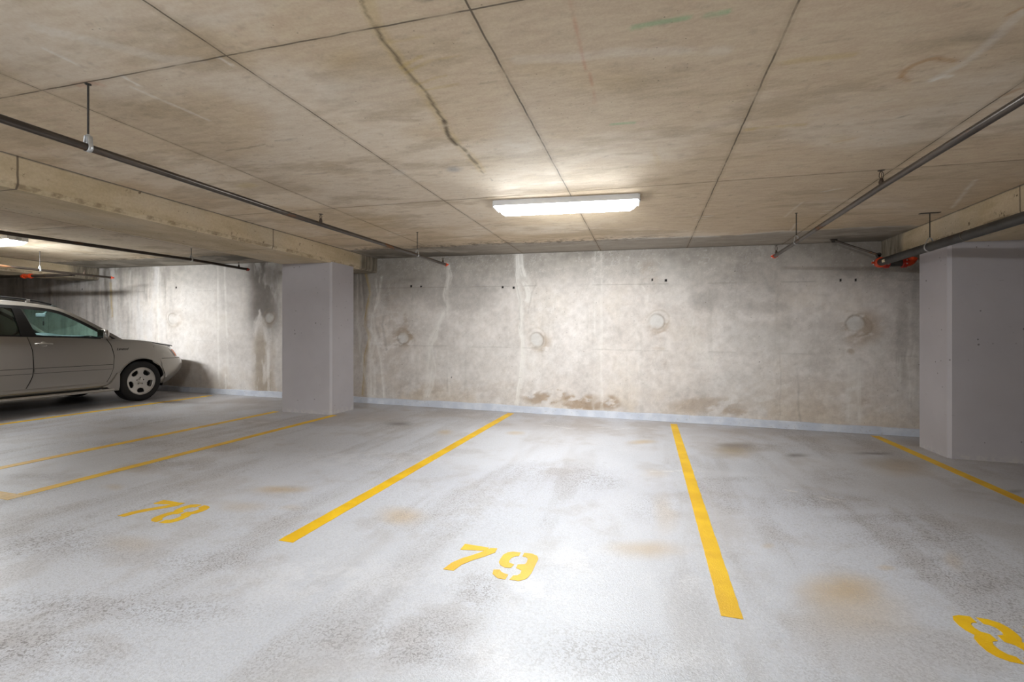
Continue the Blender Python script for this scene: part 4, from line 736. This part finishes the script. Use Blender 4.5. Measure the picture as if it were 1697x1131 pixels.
M_glass = glass_mat('green_tinted_glass', (.80, .96, .92), 1.14); M_glassd = glass_mat('dark_tinted_glass', (.50, .52, .47))
M_lens = plain('clear_headlamp_lens', (.85, .85, .84), .12, .2, coat=.8); M_amber = plain('amber_lens', (.70, .16, .03), .2, coat=.6); M_redl = plain('red_tail_lens', (.45, .02, .02), .2, coat=.6)

CX0, CY0 = -9.205, 4.60
car = empty('car', (CX0, CY0, -S*CX0), (0, TILT, 0))
tag(car, 'champagne silver suv parked nose to the stained wall at left', 'car')
HW = .868; YFR = 6.975; YRR = 2.46; WY = 6.02; WYR = 3.44; WZ = .345
def half_w(z):
    return float(np.interp(z, [.20,.27,.34,.45,.56,.62,.68,.80,.92,1.0,1.06,1.12], [.80,.835,.853,.862,.868,.870,.868,.866,.858,.848,.835,.815]))
def yfront(z):
    return float(np.interp(z, [.20,.30,.40,.50,.62,.70,.73,.80,.90,.96,1.05], [6.64,6.74,6.86,6.95,6.97,6.945,6.90,6.86,6.77,6.70,6.60]))
def yrear(z):
    return float(np.interp(z, [.20,.45,.55,.70,.75,1.1], [2.56,2.48,2.46,2.48,2.54,2.58]))
def shoulder(y):
    return float(np.interp(y, [2.5,2.8,4.2,5.0,5.45,5.7,6.0,6.2,6.4,6.52,6.62,6.72,6.80], [1.10,1.125,1.12,1.10,1.075,1.060,1.040,1.012,.975,.945,.915,.88,.84]))
def side_x(y, z):
    """half width of the body at (y, z)"""
    w = half_w(z); yf, yr = yfront(z), yrear(z)
    if y > yf-.62:
        q = min(1., (y-(yf-.62))/.62); w *= max(0., 1-q**3.3)**(1/3.3)
    if y < yr+.34:
        q = min(1., ((yr+.34)-y)/.34); w *= max(0., 1-q**3.2)**(1/3.2)
    return w
AR = .392
def zbot(y):
    z = .27
    for wy in (WY, WYR):
        d = abs(y-wy)
        if d < AR: z = max(z, WZ+math.sqrt(AR*AR-d*d))
    return z
def outline(n_end=26):
    """normalised stations: list of (kind, value): 'r' rear angle, 'm' middle y, 'f' front angle"""
    st = [('r', PI/2*k/n_end) for k in range(n_end)]
    ym = sorted(set(list(np.arange(2.95, 6.2, .012))))
    st += [('m', y) for y in ym]
    st += [('f', PI/2*k/n_end) for k in range(n_end+1)]
    return st
ST = outline()
def pt(st, v):
    k, a = st
    if k == 'm':
        y = a; zb = zbot(y); z = zb+(shoulder(y)-zb)*v; return (side_x(y, z), y, z)
    if k == 'f':
        yn = 6.25+(.62)*math.sin(a); zb = zbot(6.25+.60*math.sin(a)*.6 if a < .6 else 6.6)
        zb = zbot(yn) if yn < 6.42 else .27+.06*math.sin(a)*0
        z = zb+(shoulder(6.16+.62*math.sin(a))-zb)*v
        yf = yfront(z); y0 = yf-.62; y = y0+.62*math.sin(a); y = y if a > .25 else 6.2+(y-6.2)*(a/.25)
        y = max(y, 6.2+.0005)
        q = min(1., max(0., (y-y0)/.62)); w = half_w(z)*max(0., 1-q**3.3)**(1/3.3)
        return (w, y, z)
    yn = 2.46+.45*(1-math.cos(a)) if False else None
    zb = .27; s0 = shoulder(2.6); z = zb+(s0-zb)*v
    yr = yrear(z); y = yr+.34*(1-math.cos(a)); q = ((yr+.34)-y)/.34
    y = y if a < 1.2 else y+(2.94-(yr+.34))*((a-1.2)/(PI/2-1.2))**2
    w = half_w(z)*max(0., 1-min(1, max(0, q))**3.2)**(1/3.2)
    return (w, y, z)
NV = 22
rows = []
for st in ST: rows.append([pt(st, v) for v in np.linspace(0, 1, NV+1)])
mb = MB()
L_ = lambda p: (p[0], p[1]-CY0, p[2])
mb.grid([[L_(p) for p in r_] for r_ in rows])
mb.grid([[(-p[0], p[1]-CY0, p[2]) for p in r_][::-1] for r_ in rows])
mb.build('body_shell', M_paint, car, smooth=30, solid=.004, offset=0)
# hood
hood = []; ys = np.linspace(5.60, 6.76, 36)
for y in ys:
    w = max(.02, min(side_x(y, shoulder(y)-.005), 1.)); z = shoulder(y); row = []
    cr = float(np.interp(y, [5.6, 5.9, 6.3, 6.55, 6.76], [.035, .045, .055, .05, .02]))
    for u in np.linspace(-1, 1, 31): row.append((u*w, y-CY0, z+cr*(1-abs(u)**2.6)))
    hood.append(row)
# roll the leading edge down to the grille
w = side_x(6.66, .84)
for yy, zz, ww in ((6.80, .84, .62), (6.83, .80, .60)):
    hood.append([(u*ww, yy-.05*abs(u)**3-CY0, zz+.01*(1-u*u)) for u in np.linspace(-1, 1, 31)])
MB().grid(hood).build('hood', M_paint, car, smooth=40, solid=.004)
# grille between the lamps
MB().box(-.40, .40, 6.78-CY0, 6.90-CY0, .725, .83).build('grille', M_trimb, car, bevel=.01)
MB().box(-.22, .22, 6.975-CY0, 6.985-CY0, .50, .60).build('number_plate', plain('blank_plate', (.6,.6,.62), .4), car)
# bug deflector: dark strip along the hood's leading edge
rows_ = []
for dz_, dy_ in ((0, -.10), (.02, -.05), (.045, -.015), (.06, .03), (.035, .045)):
    rows_.append([(u*.74, 6.665+dy_-.06*abs(u)**3-CY0, .935+dz_*.7-.035*abs(u)**3) for u in np.linspace(-1, 1, 31)])
MB().grid(rows_).build('bug_deflector', M_trimb, car, smooth=50, solid=.005)
def patch(y0f, y1f, z0, z1, off, name, mat, parent=car, nz=20, ny=30, sides=(1, -1), z1f=None, z0f=None):
    objs = []
    for sd in sides:
        P = []
        for v in np.linspace(0, 1, nz+1):
            row = []
            for u in np.linspace(0, 1, ny+1):
                ya, yb = y0f(z0+(z1-z0)*v), y1f(z0+(z1-z0)*v)
                y = ya+(yb-ya)*u; zt = z1f(y) if z1f else z1; zl = z0f(y) if z0f else z0
                z = zl+(zt-zl)*v
                row.append((sd*(side_x(y, z)+off), y-CY0, z))
            P.append(row if sd > 0 else row[::-1])
        objs.append(MB().grid(P).build(name, mat, parent, smooth=40))
    return objs
def seamf(pts): 
    zs = [p[1] for p in pts][::-1]; yy = [p[0] for p in pts][::-1]
    return lambda z: float(np.interp(z, zs, yy))
S2 = seamf([(5.46,1.10),(5.535,.97),(5.575,.80),(5.565,.60),(5.52,.46),(5.475,.375)])
S1 = seamf([(4.475,1.10),(4.52,.90),(4.528,.66),(4.518,.54),(4.485,.45),(4.45,.375)])
S0 = seamf([(3.42,1.10),(3.46,.95),(3.55,.80),(3.66,.66),(3.76,.50),(3.80,.375)])
G = .006
for sd in (1, -1):
    df = patch(lambda z: S1(z)+G, lambda z: S2(z)-G, .372, 1.10, .0055, 'front_door', M_paint, sides=(sd,), z1f=lambda y: shoulder(y)-.004)[0]
    dr = patch(lambda z: S0(z)+G, lambda z: S1(z)-G, .372, 1.10, .0055, 'rear_door', M_paint, sides=(sd,), z1f=lambda y: shoulder(y)-.004)[0]
    # dark gaps round the doors
    for fn, par in ((S2, df), (S1, df), (S0, dr)):
        MB().tube([(sd*(side_x(fn(z), z)+.0005), fn(z)-CY0, z) for z in np.linspace(.375, 1.095, 26)], .0055, 6).build('door_gap', M_seamk, par)
    # side moulding and its shadow lines, drawn as dark tubes
    for par, a, b in ((df, lambda z: S1(z)+.012, lambda z: S2(z)-.014), (dr, lambda z: S0(z)+.012, lambda z: S1(z)-.012)):
        patch(a, b, .585, .652, .012, 'side_moulding', M_paint, par, nz=4, sides=(sd,))
        for z in (.583, .655, .672): 
            ya, yb = a(z), b(z)
            MB().tube([(sd*(side_x(y, z)+(.0055 if z < .67 else .003)), y-CY0, z) for y in np.linspace(ya, yb, 12)], .0035 if z < .67 else .002, 6).build('moulding_shadow_line', M_seamk, par)
    # handles
    for par, yc in ((df, 4.650), (dr, 3.66)):
        xx = side_x(yc, 1.0)
        o = MB().lathe([(0, .016), (.020, .014), (.034, .009), (.043, .004), (.046, -.004)], 'x', (sd*(xx+.003) if sd > 0 else -xx-.012, yc-CY0, .990), 28).build('handle_cup', M_paint, par, smooth=40)
        o.scale = (1, 1, 1)
        h_ = MB().tube([(sd*(xx+.006), yc-.105-CY0, .999), (sd*(xx+.026), yc-.085-CY0, 1.001), (sd*(xx+.030), yc-CY0, 1.001), (sd*(xx+.026), yc+.085-CY0, 1.001), (sd*(xx+.006), yc+.105-CY0, .999)], [.010,.014,.014,.013,.009], 12)
        h_.build('door_handle', M_paint, par, smooth=60)
        MB().tube([(sd*(xx+.038), yc-.080-CY0, 1.001), (sd*(xx+.041), yc-.080-CY0, 1.001)], .006, 10).build('keyhole', M_seamk, par)
    # rocker and running board
    rk = MB(); P = []
    for (dx, z) in ((-.02, .375), (.004, .368), (.012, .345), (.004, .318), (-.03, .30), (-.10, .295)):
        P.append([(sd*(side_x(y, .37)+dx), y-CY0, z) for y in np.linspace(3.84, 5.52, 24)])
    (rk.grid(P) if sd < 0 else rk.grid(P[::-1])).build('rocker_panel', M_paint, car, smooth=40)
    MB().tube([(sd*(.865+.02), y-CY0, .248-.0*y) for y in np.linspace(3.86, 5.56, 12)], .022, 14).build('running_board', M_alloy, car, smooth=60)
    MB().box(*sorted((sd*.62, sd*.86)), 3.9-CY0, 5.5-CY0, .232, .248).build('step_plate', M_plastic, car)
    for y in (4.1, 5.1): MB().box(*sorted((sd*.60, sd*.70)), y-.03-CY0, y+.03-CY0, .235, .30).build('step_bracket', M_plastic, car)
    # wheel arch lips, liners
    for wy in (WY, WYR):
        arc_ = [(wy+math.cos(a)*(AR-.002), WZ+math.sin(a)*(AR-.002)) for a in np.linspace(-.19, PI+.19, 50)]
        MB().tube([(sd*(side_x(y, z)+.002), y-CY0, z) for y, z in arc_], .0085, 8).build('arch_lip', M_paint, car, smooth=60)
        P = [[(sd*xx, wy+math.cos(a)*(AR+.006)-CY0, WZ+math.sin(a)*(AR+.006)) for a in np.linspace(-.3, PI+.3, 30)] for xx in (.83, .50)]
        lm = MB().grid(P); lm.add([(sd*.50, wy-CY0, WZ)]+P[1], [(0, i+1, i+2) for i in range(29)]); lm.build('arch_liner', M_seamk, car)
    # splash guards
    for (wy, sg) in ((WY, -1), (WYR, -1)):
        ya = wy+sg*(AR-.005)
        poly = [(ya+.028, .515), (ya-.012, .515), (ya-.055, .44), (ya-.10, .37), (ya-.165, .325), (ya-.23, .305), (ya-.215, .292), (ya-.16, .288), (ya-.13, .262), (ya-.15, .238), (ya-.13, .226), (ya+.015, .222), (ya+.028, .30)]
        x0 = .845
        MB().prism([(y-CY0, z) for y, z in poly], 0, .036, lambda u, v, h: (sd*(x0+h), u, v)).build('mud_guard', M_paint, car, bevel=.008)
    # bumper (front corner wrap) slightly proud of the shell
    bp = []
    for z in np.linspace(.30, .712, 14):
        yf = yfront(z); row = []
        for a in np.linspace(0, PI/2, 30):
            y = max(WY+math.sqrt(max(0, AR**2-(z-WZ)**2))+.012, yf-.62+.62*math.sin(a)) if a < .9 else yf-.62+.62*math.sin(a)
            q = min(1., max(0., (y-(yf-.62))/.62)); w = half_w(z)*max(0., 1-q**3.3)**(1/3.3)
            bulge = .006+.004*math.sin((z-.30)/.412*PI)
            row.append((sd*(w+bulge*(1 if w > .05 else 0)), y+bulge-CY0, z))
        bp.append(row if sd < 0 else row[::-1])
    MB().grid(bp).build('front_bumper', M_paint, car, smooth=40)
    zt = .714
    MB().tube([(sd*(side_x(y, zt)+.004), y-CY0, zt+.003) for y in np.linspace(6.36, 6.85, 20)], .004, 6).build('bumper_gap', M_seamk, car)
    # headlamp and amber corner lens following the wing
    hl = patch(lambda z: 6.50+(.92-z)*.72, lambda z: yfront(z)-.03, .735, .90, .006, 'headlight', M_lens, nz=8, ny=14, sides=(sd,), z1f=lambda y: min(.905, shoulder(y)-.004))[0]
    patch(lambda z: 6.53+(.92-z)*.66, lambda z: 6.62+(.92-z)*.40, .75, .872, .013, 'turn_signal', M_amber, hl, nz=6, ny=6, sides=(sd,))
    # tail lamp
    patch(lambda z: yrear(z)+.03, lambda z: yrear(z)+.22, .76, 1.08, .006, 'tail_light', M_redl, nz=6, ny=8, sides=(sd,))

# greenhouse -----------------------------------------------------
def gx(z): return float(np.interp(z, [1.05, 1.12, 1.35, 1.50, 1.575, 1.60], [.832, .815, .735, .665, .612, .585]))
RAIL = [(2.60,1.12),(2.66,1.28),(2.78,1.44),(2.95,1.53),(3.25,1.575),(3.8,1.598),(4.3,1.600),(4.6,1.590),(4.86,1.565),(5.00,1.520),(5.20,1.405),(5.40,1.275),(5.58,1.155),(5.72,1.060)]
RS = []
for (ya, za), (yb, zb_) in zip(RAIL[:-1], RAIL[1:]):
    for k in range(4): RS.append((ya+(yb-ya)*k/4, za+(zb_-za)*k/4))
RS.append(RAIL[-1])
def smooth_path(p, it=6):
    p = [list(q) for q in p]
    for _ in range(it):
        q = [r_[:] for r_ in p]
        for i in range(1, len(p)-1): q[i] = [(p[i-1][k]+2*p[i][k]+p[i+1][k])/4 for k in range(len(p[0]))]
        p = q
    return [tuple(x) for x in p]
RS = smooth_path(RS)
def inward(path, d):
    out = []
    for i, (y, z) in enumerate(path):
        a = path[max(0, i-1)]; b = path[min(len(path)-1, i+1)]; ty, tz = b[0]-a[0], b[1]-a[1]; l = math.hypot(ty, tz)
        out.append((y+tz/l*d, z-ty/l*d))
    return out
def band(pathA, pathB, sd, off, name, mat, parent=car, thick=.018):
    rA = [(sd*(gx(z)+off), y-CY0, z) for y, z in pathA]; rB = [(sd*(gx(z)+off), y-CY0, z) for y, z in pathB]
    rA2 = [(sd*(gx(z)+off-thick), y-CY0, z) for y, z in pathA]; rB2 = [(sd*(gx(z)+off-thick), y-CY0, z) for y, z in pathB]
    rows = [rA, rB, rB2, rA2, rA]
    return MB().grid(rows if sd < 0 else rows[::-1]).build(name, mat, parent, smooth=35)
def quad_glass(poly, sd, name, mat, parent=car, off=-.006):
    n = len(poly); V = [(sd*(gx(z)+off), y-CY0, z) for y, z in poly]+[(sd*(gx(z)+off-.004), y-CY0, z) for y, z in poly]
    F = [tuple(range(n)), tuple(range(n, 2*n))[::-1]]+[(i, (i+1) % n, n+(i+1) % n, n+i) for i in range(n)]
    return MB().add(V, F).build(name, mat, parent)
A1 = inward(RS, .050); A2 = inward(RS, .092)
def clipz(path): return [(y, max(z, 1.06)) for y, z in path]
for sd in (1, -1):
    band(RS, A1, sd, .004, 'roof_side_rail', M_paint)
    i0 = next(i for i, p in enumerate(RS) if p[0] > 2.75); 
    band(clipz(A1[i0:]), clipz(A2[i0:]), sd, .000, 'window_frame', M_trimb)
    # black pillars
    for nm, q in (('centre_pillar', [(4.385,1.53),(4.475,1.53),(4.595,1.10),(4.415,1.10)]), ('rear_pillar', [(3.34,1.53),(3.44,1.53),(3.54,1.10),(3.42,1.10)])):
        n = 8; a = [(q[0][0]+(q[3][0]-q[0][0])*k/n, q[0][1]+(q[3][1]-q[0][1])*k/n) for k in range(n+1)]
        b = [(q[1][0]+(q[2][0]-q[1][0])*k/n, q[1][1]+(q[2][1]-q[1][1])*k/n) for k in range(n+1)]
        band(a, b, sd, .002, nm, M_trimb)
    # body coloured rear quarter
    a = [(2.62,1.12),(2.68,1.28),(2.82,1.44)]; b = [(2.90,1.12),(2.93,1.28),(3.02,1.50)]
    band(a, b, sd, .002, 'quarter_panel', M_paint)
    # belt trim
    bt = [(y, shoulder(y)+.012) for y in np.linspace(2.9, 5.40, 30)]; bb = [(y, z-.022) for y, z in bt]
    band(bt, bb, sd, .012, 'belt_trim', M_trimb)
    rg = [(3.53,1.11),(4.42,1.11),(4.39,1.52)]+[(y, z) for y, z in A2 if 3.46 < y < 4.38][::-1]
    quad_glass(rg, sd, 'rear_door_window', M_glassd)
    fg = [(4.595,1.10),(5.40,1.075)]+[(y, z) for y, z in A2 if 4.50 < y < 5.40][::-1]
    quad_glass(fg, sd, 'front_door_window', M_glass)
    qg = [(2.92,1.11),(3.41,1.11),(3.36,1.51)]+[(y, z) for y, z in A2 if 3.02 < y < 3.34][::-1]
    quad_glass(qg, sd, 'quarter_window', M_glassd)
    # painted sail in the front corner of the door under the mirror
    tri = [(5.385,1.075),(5.56,1.060),(5.52,1.135),(5.42,1.20),(5.40,1.18)]
    n = 5; V = [(sd*(gx(z)+.010), y-CY0, z) for y, z in tri]+[(sd*(gx(z)-.01), y-CY0, z) for y, z in tri]
    MB().add(V, [(0,1,2,3,4), (9,8,7,6,5)]+[(i, (i+1) % 5, 5+(i+1) % 5, 5+i) for i in range(5)]).build('mirror_base', M_paint, car)
    # door mirror
    mxs = sd*.955; my = 5.365
    prof = []
    mm = MB(); P = []
    for th in np.linspace(0, PI, 13):
        rr = math.sin(th)**.6; P.append([(mxs+.085*math.copysign(abs(math.cos(ph))**.7, math.cos(ph))*rr, my-.045*math.cos(th)-CY0, 1.150+.078*math.copysign(abs(math.sin(ph))**.75, math.sin(ph))*rr) for ph in np.linspace(0, 2*PI, 25)])
    mo = mm.grid(P).build('door_mirror', M_paint, car, smooth=50)
    MB().box(mxs-.07, mxs+.07, my-.050-CY0, my-.044-CY0, 1.085, 1.215).build('mirror_glass', M_chrome, mo, bevel=.002)
    MB().box(*sorted((sd*.835, sd*.90)), my-.02-CY0, my+.03-CY0, 1.085, 1.125).build('mirror_arm', M_trimb, mo, bevel=.006)
    # roof rack bar with feet
    rk = [(sd*.56, 2.95, 1.60), (sd*.56, 3.05, 1.645), (sd*.56, 3.6, 1.668), (sd*.56, 4.2, 1.668), (sd*.56, 4.62, 1.655), (sd*.56, 4.80, 1.62), (sd*.555, 4.90, 1.585)]
    ro = MB().tube(smooth_path([(x, y-CY0, z) for x, y, z in rk], 2), .014, 10).build('roof_rack', M_trimb, car, smooth=50)
    for y in (3.1, 4.0, 4.62): MB().box(sd*.56-.016, sd*.56+.016, y-.022-CY0, y+.022-CY0, 1.60, 1.640).build('rack_foot', M_alloy, ro, bevel=.006)
# roof skin
P = []
for y in np.linspace(2.78, 4.93, 34):
    z = float(np.interp(y, [p[0] for p in RS], [p[1] for p in RS])); w = gx(z)+.0; cr = float(np.interp(y, [2.78, 3.2, 4.4, 4.93], [.03, .045, .045, .03]))
    P.append([(u*w, y-CY0, z+cr*(1-abs(u)**2.4)) for u in np.linspace(-1, 1, 25)])
MB().grid(P).build('roof', M_paint, car, smooth=50, solid=.004)
def screen(ya, za, xa, yb, zb_, xb, name, mat, bow):
    P = []
    for k in np.linspace(0, 1, 10):
        P.append([(u*(xa+(xb-xa)*k), ya+(yb-ya)*k+bow*(1-u*u)-CY0, za+(zb_-za)*k+.015*(1-u*u)) for u in np.linspace(-1, 1, 21)])
    return MB().grid(P).build(name, mat, car, smooth=60)
screen(4.93, 1.575, .585, 5.70, 1.075, .79, 'windshield', M_glass, .10)
screen(2.78, 1.45, .62, 2.58, 1.12, .76, 'rear_window', M_glassd, -.04)
MB().grid([[(u*.80, y-.0+bw*(1-u*u)-CY0, z) for u in np.linspace(-1, 1, 21)] for y, z, bw in ((5.64, 1.075, .10), (5.74, 1.060, .06), (5.80, 1.060, .02))]).build('cowl', M_trimb, car, smooth=50)
for s_ in (-.35, .25): MB().tube([(s_, 5.80-CY0, 1.085), (s_-.40, 5.76-CY0, 1.098)], .006, 6).build('wiper', M_trimb, car)
# interior
MB().box(-.78, .78, 2.75-CY0, 5.75-CY0, .60, .66).build('cabin_floor', M_seamk, car)
db = []
for y, z in ((5.02, .86), (5.06, 1.02), (5.14, 1.105), (5.34, 1.12), (5.60, 1.075)): db.append([(u*.76, y-.04*abs(u)-CY0, z+.035*math.exp(-((u-(-.45))/.22)**2)) for u in np.linspace(-1, 1, 21)])
MB().grid(db).build('dashboard', M_dash, car, smooth=50, solid=.01)
sw = MB(); n = 28; cxs = -.36
ring = [(cxs+.175*math.cos(a), 4.98+.06*math.sin(a)-CY0, 1.00+.175*math.sin(a)) for a in np.linspace(0, 2*PI, n)]
sw.tube(ring, .014, 8, caps=False); sw.box(cxs-.16, cxs+.16, 4.985-CY0, 5.01-CY0, .955, 1.005); sw.tube([(cxs, 4.99-CY0, .98), (cxs, 5.15-CY0, .93)], .03, 10)
sw.build('steering_wheel', M_dash, car, smooth=50)
def seat(x, y):
    o = MB().box(x-.24, x+.24, y-.05-CY0, y+.45-CY0, .68, .82).build('seat', M_seat, car, bevel=.05)
    b = MB().prism([(y-.12-CY0, .75), (y+.02-CY0, .75), (y-.10-CY0, 1.24), (y-.20-CY0, 1.26)], x-.23, x+.23, lambda u, v, h: (h, u, v)).build('seat_back', M_seat, o, bevel=.04)
    MB().box(x-.12, x+.12, y-.24-CY0, y-.13-CY0, 1.28, 1.44).build('headrest', M_seat, o, bevel=.04)
for x in (-.38, .38): seat(x, 4.30); seat(x, 3.35)
rm = MB().box(-.11, .11, 5.075-CY0, 5.10-CY0, 1.40, 1.46).build('rearview_mirror', M_dash, car, bevel=.012)
MB().tube([(0, 5.10-CY0, 1.44), (0, 5.16-CY0, 1.485)], .008, 8).build('mirror_stem', M_dash, rm)
MB().tube([(.02, 5.11-CY0, 1.395), (.02, 5.11-CY0, 1.33)], .002, 6).tube([(.02, 5.11-CY0, 1.335), (.02, 5.11-CY0, 1.27)], .009, 8).build('hanging_charm', M_trimb, rm)
# underbody
MB().box(-.62, .62, 2.60-CY0, 6.62-CY0, .28, .40).build('underbody', M_seamk, car, bevel=.03)
MB().tube([(-.80, WY-CY0, WZ), (.80, WY-CY0, WZ)], .03, 10).tube([(-.80, WYR-CY0, WZ), (.80, WYR-CY0, WZ)], .045, 10).build('axle', M_seamk, car)
MB().tube([(.30, 2.46-CY0, .26), (.30, 4.6-CY0, .25)], .03, 10).tube([(.30, 2.8-CY0, .26), (.30, 3.2-CY0, .26)], .09, 14).build('exhaust', M_rod, car, smooth=40)

# wheels -----------------------------------------------------------
def wheel():
    root = bpy.data.objects.new('wheel', None); COL.objects.link(root); root.parent = car; root.empty_display_size = .1
    R0 = .341
    prof = [(.232,-.10),(.255,-.112),(.30,-.118),(.325,-.108),(.336,-.092)]
    for k in range(5):
        a = -.085+k*.034
        prof += [(R0, a), (R0, a+.026), (R0-.008, a+.027), (R0-.008, a+.033)]
    prof += [(R0, .085), (.336,.092),(.325,.108),(.30,.118),(.262,.115),(.250,.110),(.236,.102),(.232,.085),(.225,0),(.232,-.10)]
    MB().lathe(prof, 'x', n=72).build('tire', M_plastic, root, smooth=35)
    rim = MB().lathe([(.236,.101),(.233,.106),(.226,.106),(.220,.096),(.210,.055),(.205,-.09),(.212,-.095),(.228,-.09),(.232,-.02),(.233,.09)], 'x', n=72)
    # pierced face: polar sheet with five rounded openings
    nr, na = 26, 200; idx = {}; V = []; F = []
    def rr(i): return .012+(.221-.012)*i/nr
    def hgt(r_): return float(np.interp(r_, [0, .035, .05, .10, .17, .205, .222], [.086, .086, .072, .074, .084, .092, .098]))
    def hole(r_, a):
        d = (a+PI/2) % (2*PI/5); d = min(d, 2*PI/5-d)
        u = (r_-.160)/.040; v = d*r_/(.040+.42*(r_-.12)); return (abs(u)**2.8+abs(v)**2.8) < 1
    for i in range(nr+1):
        for k in range(na):
            a = 2*PI*k/na; r_ = rr(i); V.append((hgt(r_), r_*math.cos(a), r_*math.sin(a)))
    for i in range(nr):
        for k in range(na):
            if not hole((rr(i)+rr(i+1))/2, 2*PI*(k+.5)/na): F.append((i*na+k, (i+1)*na+k, (i+1)*na+(k+1) % na, i*na+(k+1) % na))
    V.append((hgt(0), 0, 0)); F += [(len(V)-1, k, (k+1) % na) for k in range(na)]
    fc = MB().add(V, F).build('alloy_face', M_alloy, root, smooth=40, solid=.02)
    fc.modifiers['thick'].offset = -1
    rim.build('rim', M_alloy, root, smooth=40)
    MB().lathe([(0,.02),(.205,.02)], 'x', n=40).build('brake_disc', M_seamk, root)
    for k in range(5):
        a = -PI/2+PI/5+2*PI*k/5; y, z = .057*math.cos(a), .057*math.sin(a)
        MB().lathe([(.0105,0),(.0105,.004),(0,.004)], 'x', (hgt(.057)-.001, y, z), 12).build('lug_recess', M_seamk, root)
        MB().tube([(hgt(.057)+.002, y, z), (hgt(.057)+.010, y, z)], .0055, 6).build('lug_nut', M_chrome, root)
    MB().lathe([(.026,0),(.024,.004),(0,.005)], 'x', (.086, 0, 0), 24).build('centre_cap', M_alloy, root, smooth=40)
    return root
w0 = wheel(); w0.location = (.752, WY-CY0, WZ-.003)
for x, y, rz in ((.752, WYR, 0), (-.752, WY, PI), (-.752, WYR, PI)):
    w = copy_tree(w0, car); w.location = (x, y-CY0, WZ-.003); w.rotation_euler = (0, 0, rz)
# small script lettering on the wing
cu = bpy.data.curves.new('lettering', 'FONT'); cu.body = 'Limited'; cu.size = .058; cu.extrude = .0012; cu.shear = .3
tmp = bpy.data.objects.new('tmp', cu); COL.objects.link(tmp)
dg = bpy.context.evaluated_depsgraph_get(); me = bpy.data.meshes.new_from_object(tmp.evaluated_get(dg)); bpy.data.objects.remove(tmp)
me.name = 'wing_lettering'; me.materials.clear(); me.materials.append(M_rod)
lt = bpy.data.objects.new('wing_lettering', me); COL.objects.link(lt); lt.parent = car
lt.rotation_euler = (PI/2, 0, PI/2); lt.location = (side_x(5.7, .89)+.0035, 5.615-CY0, .882)
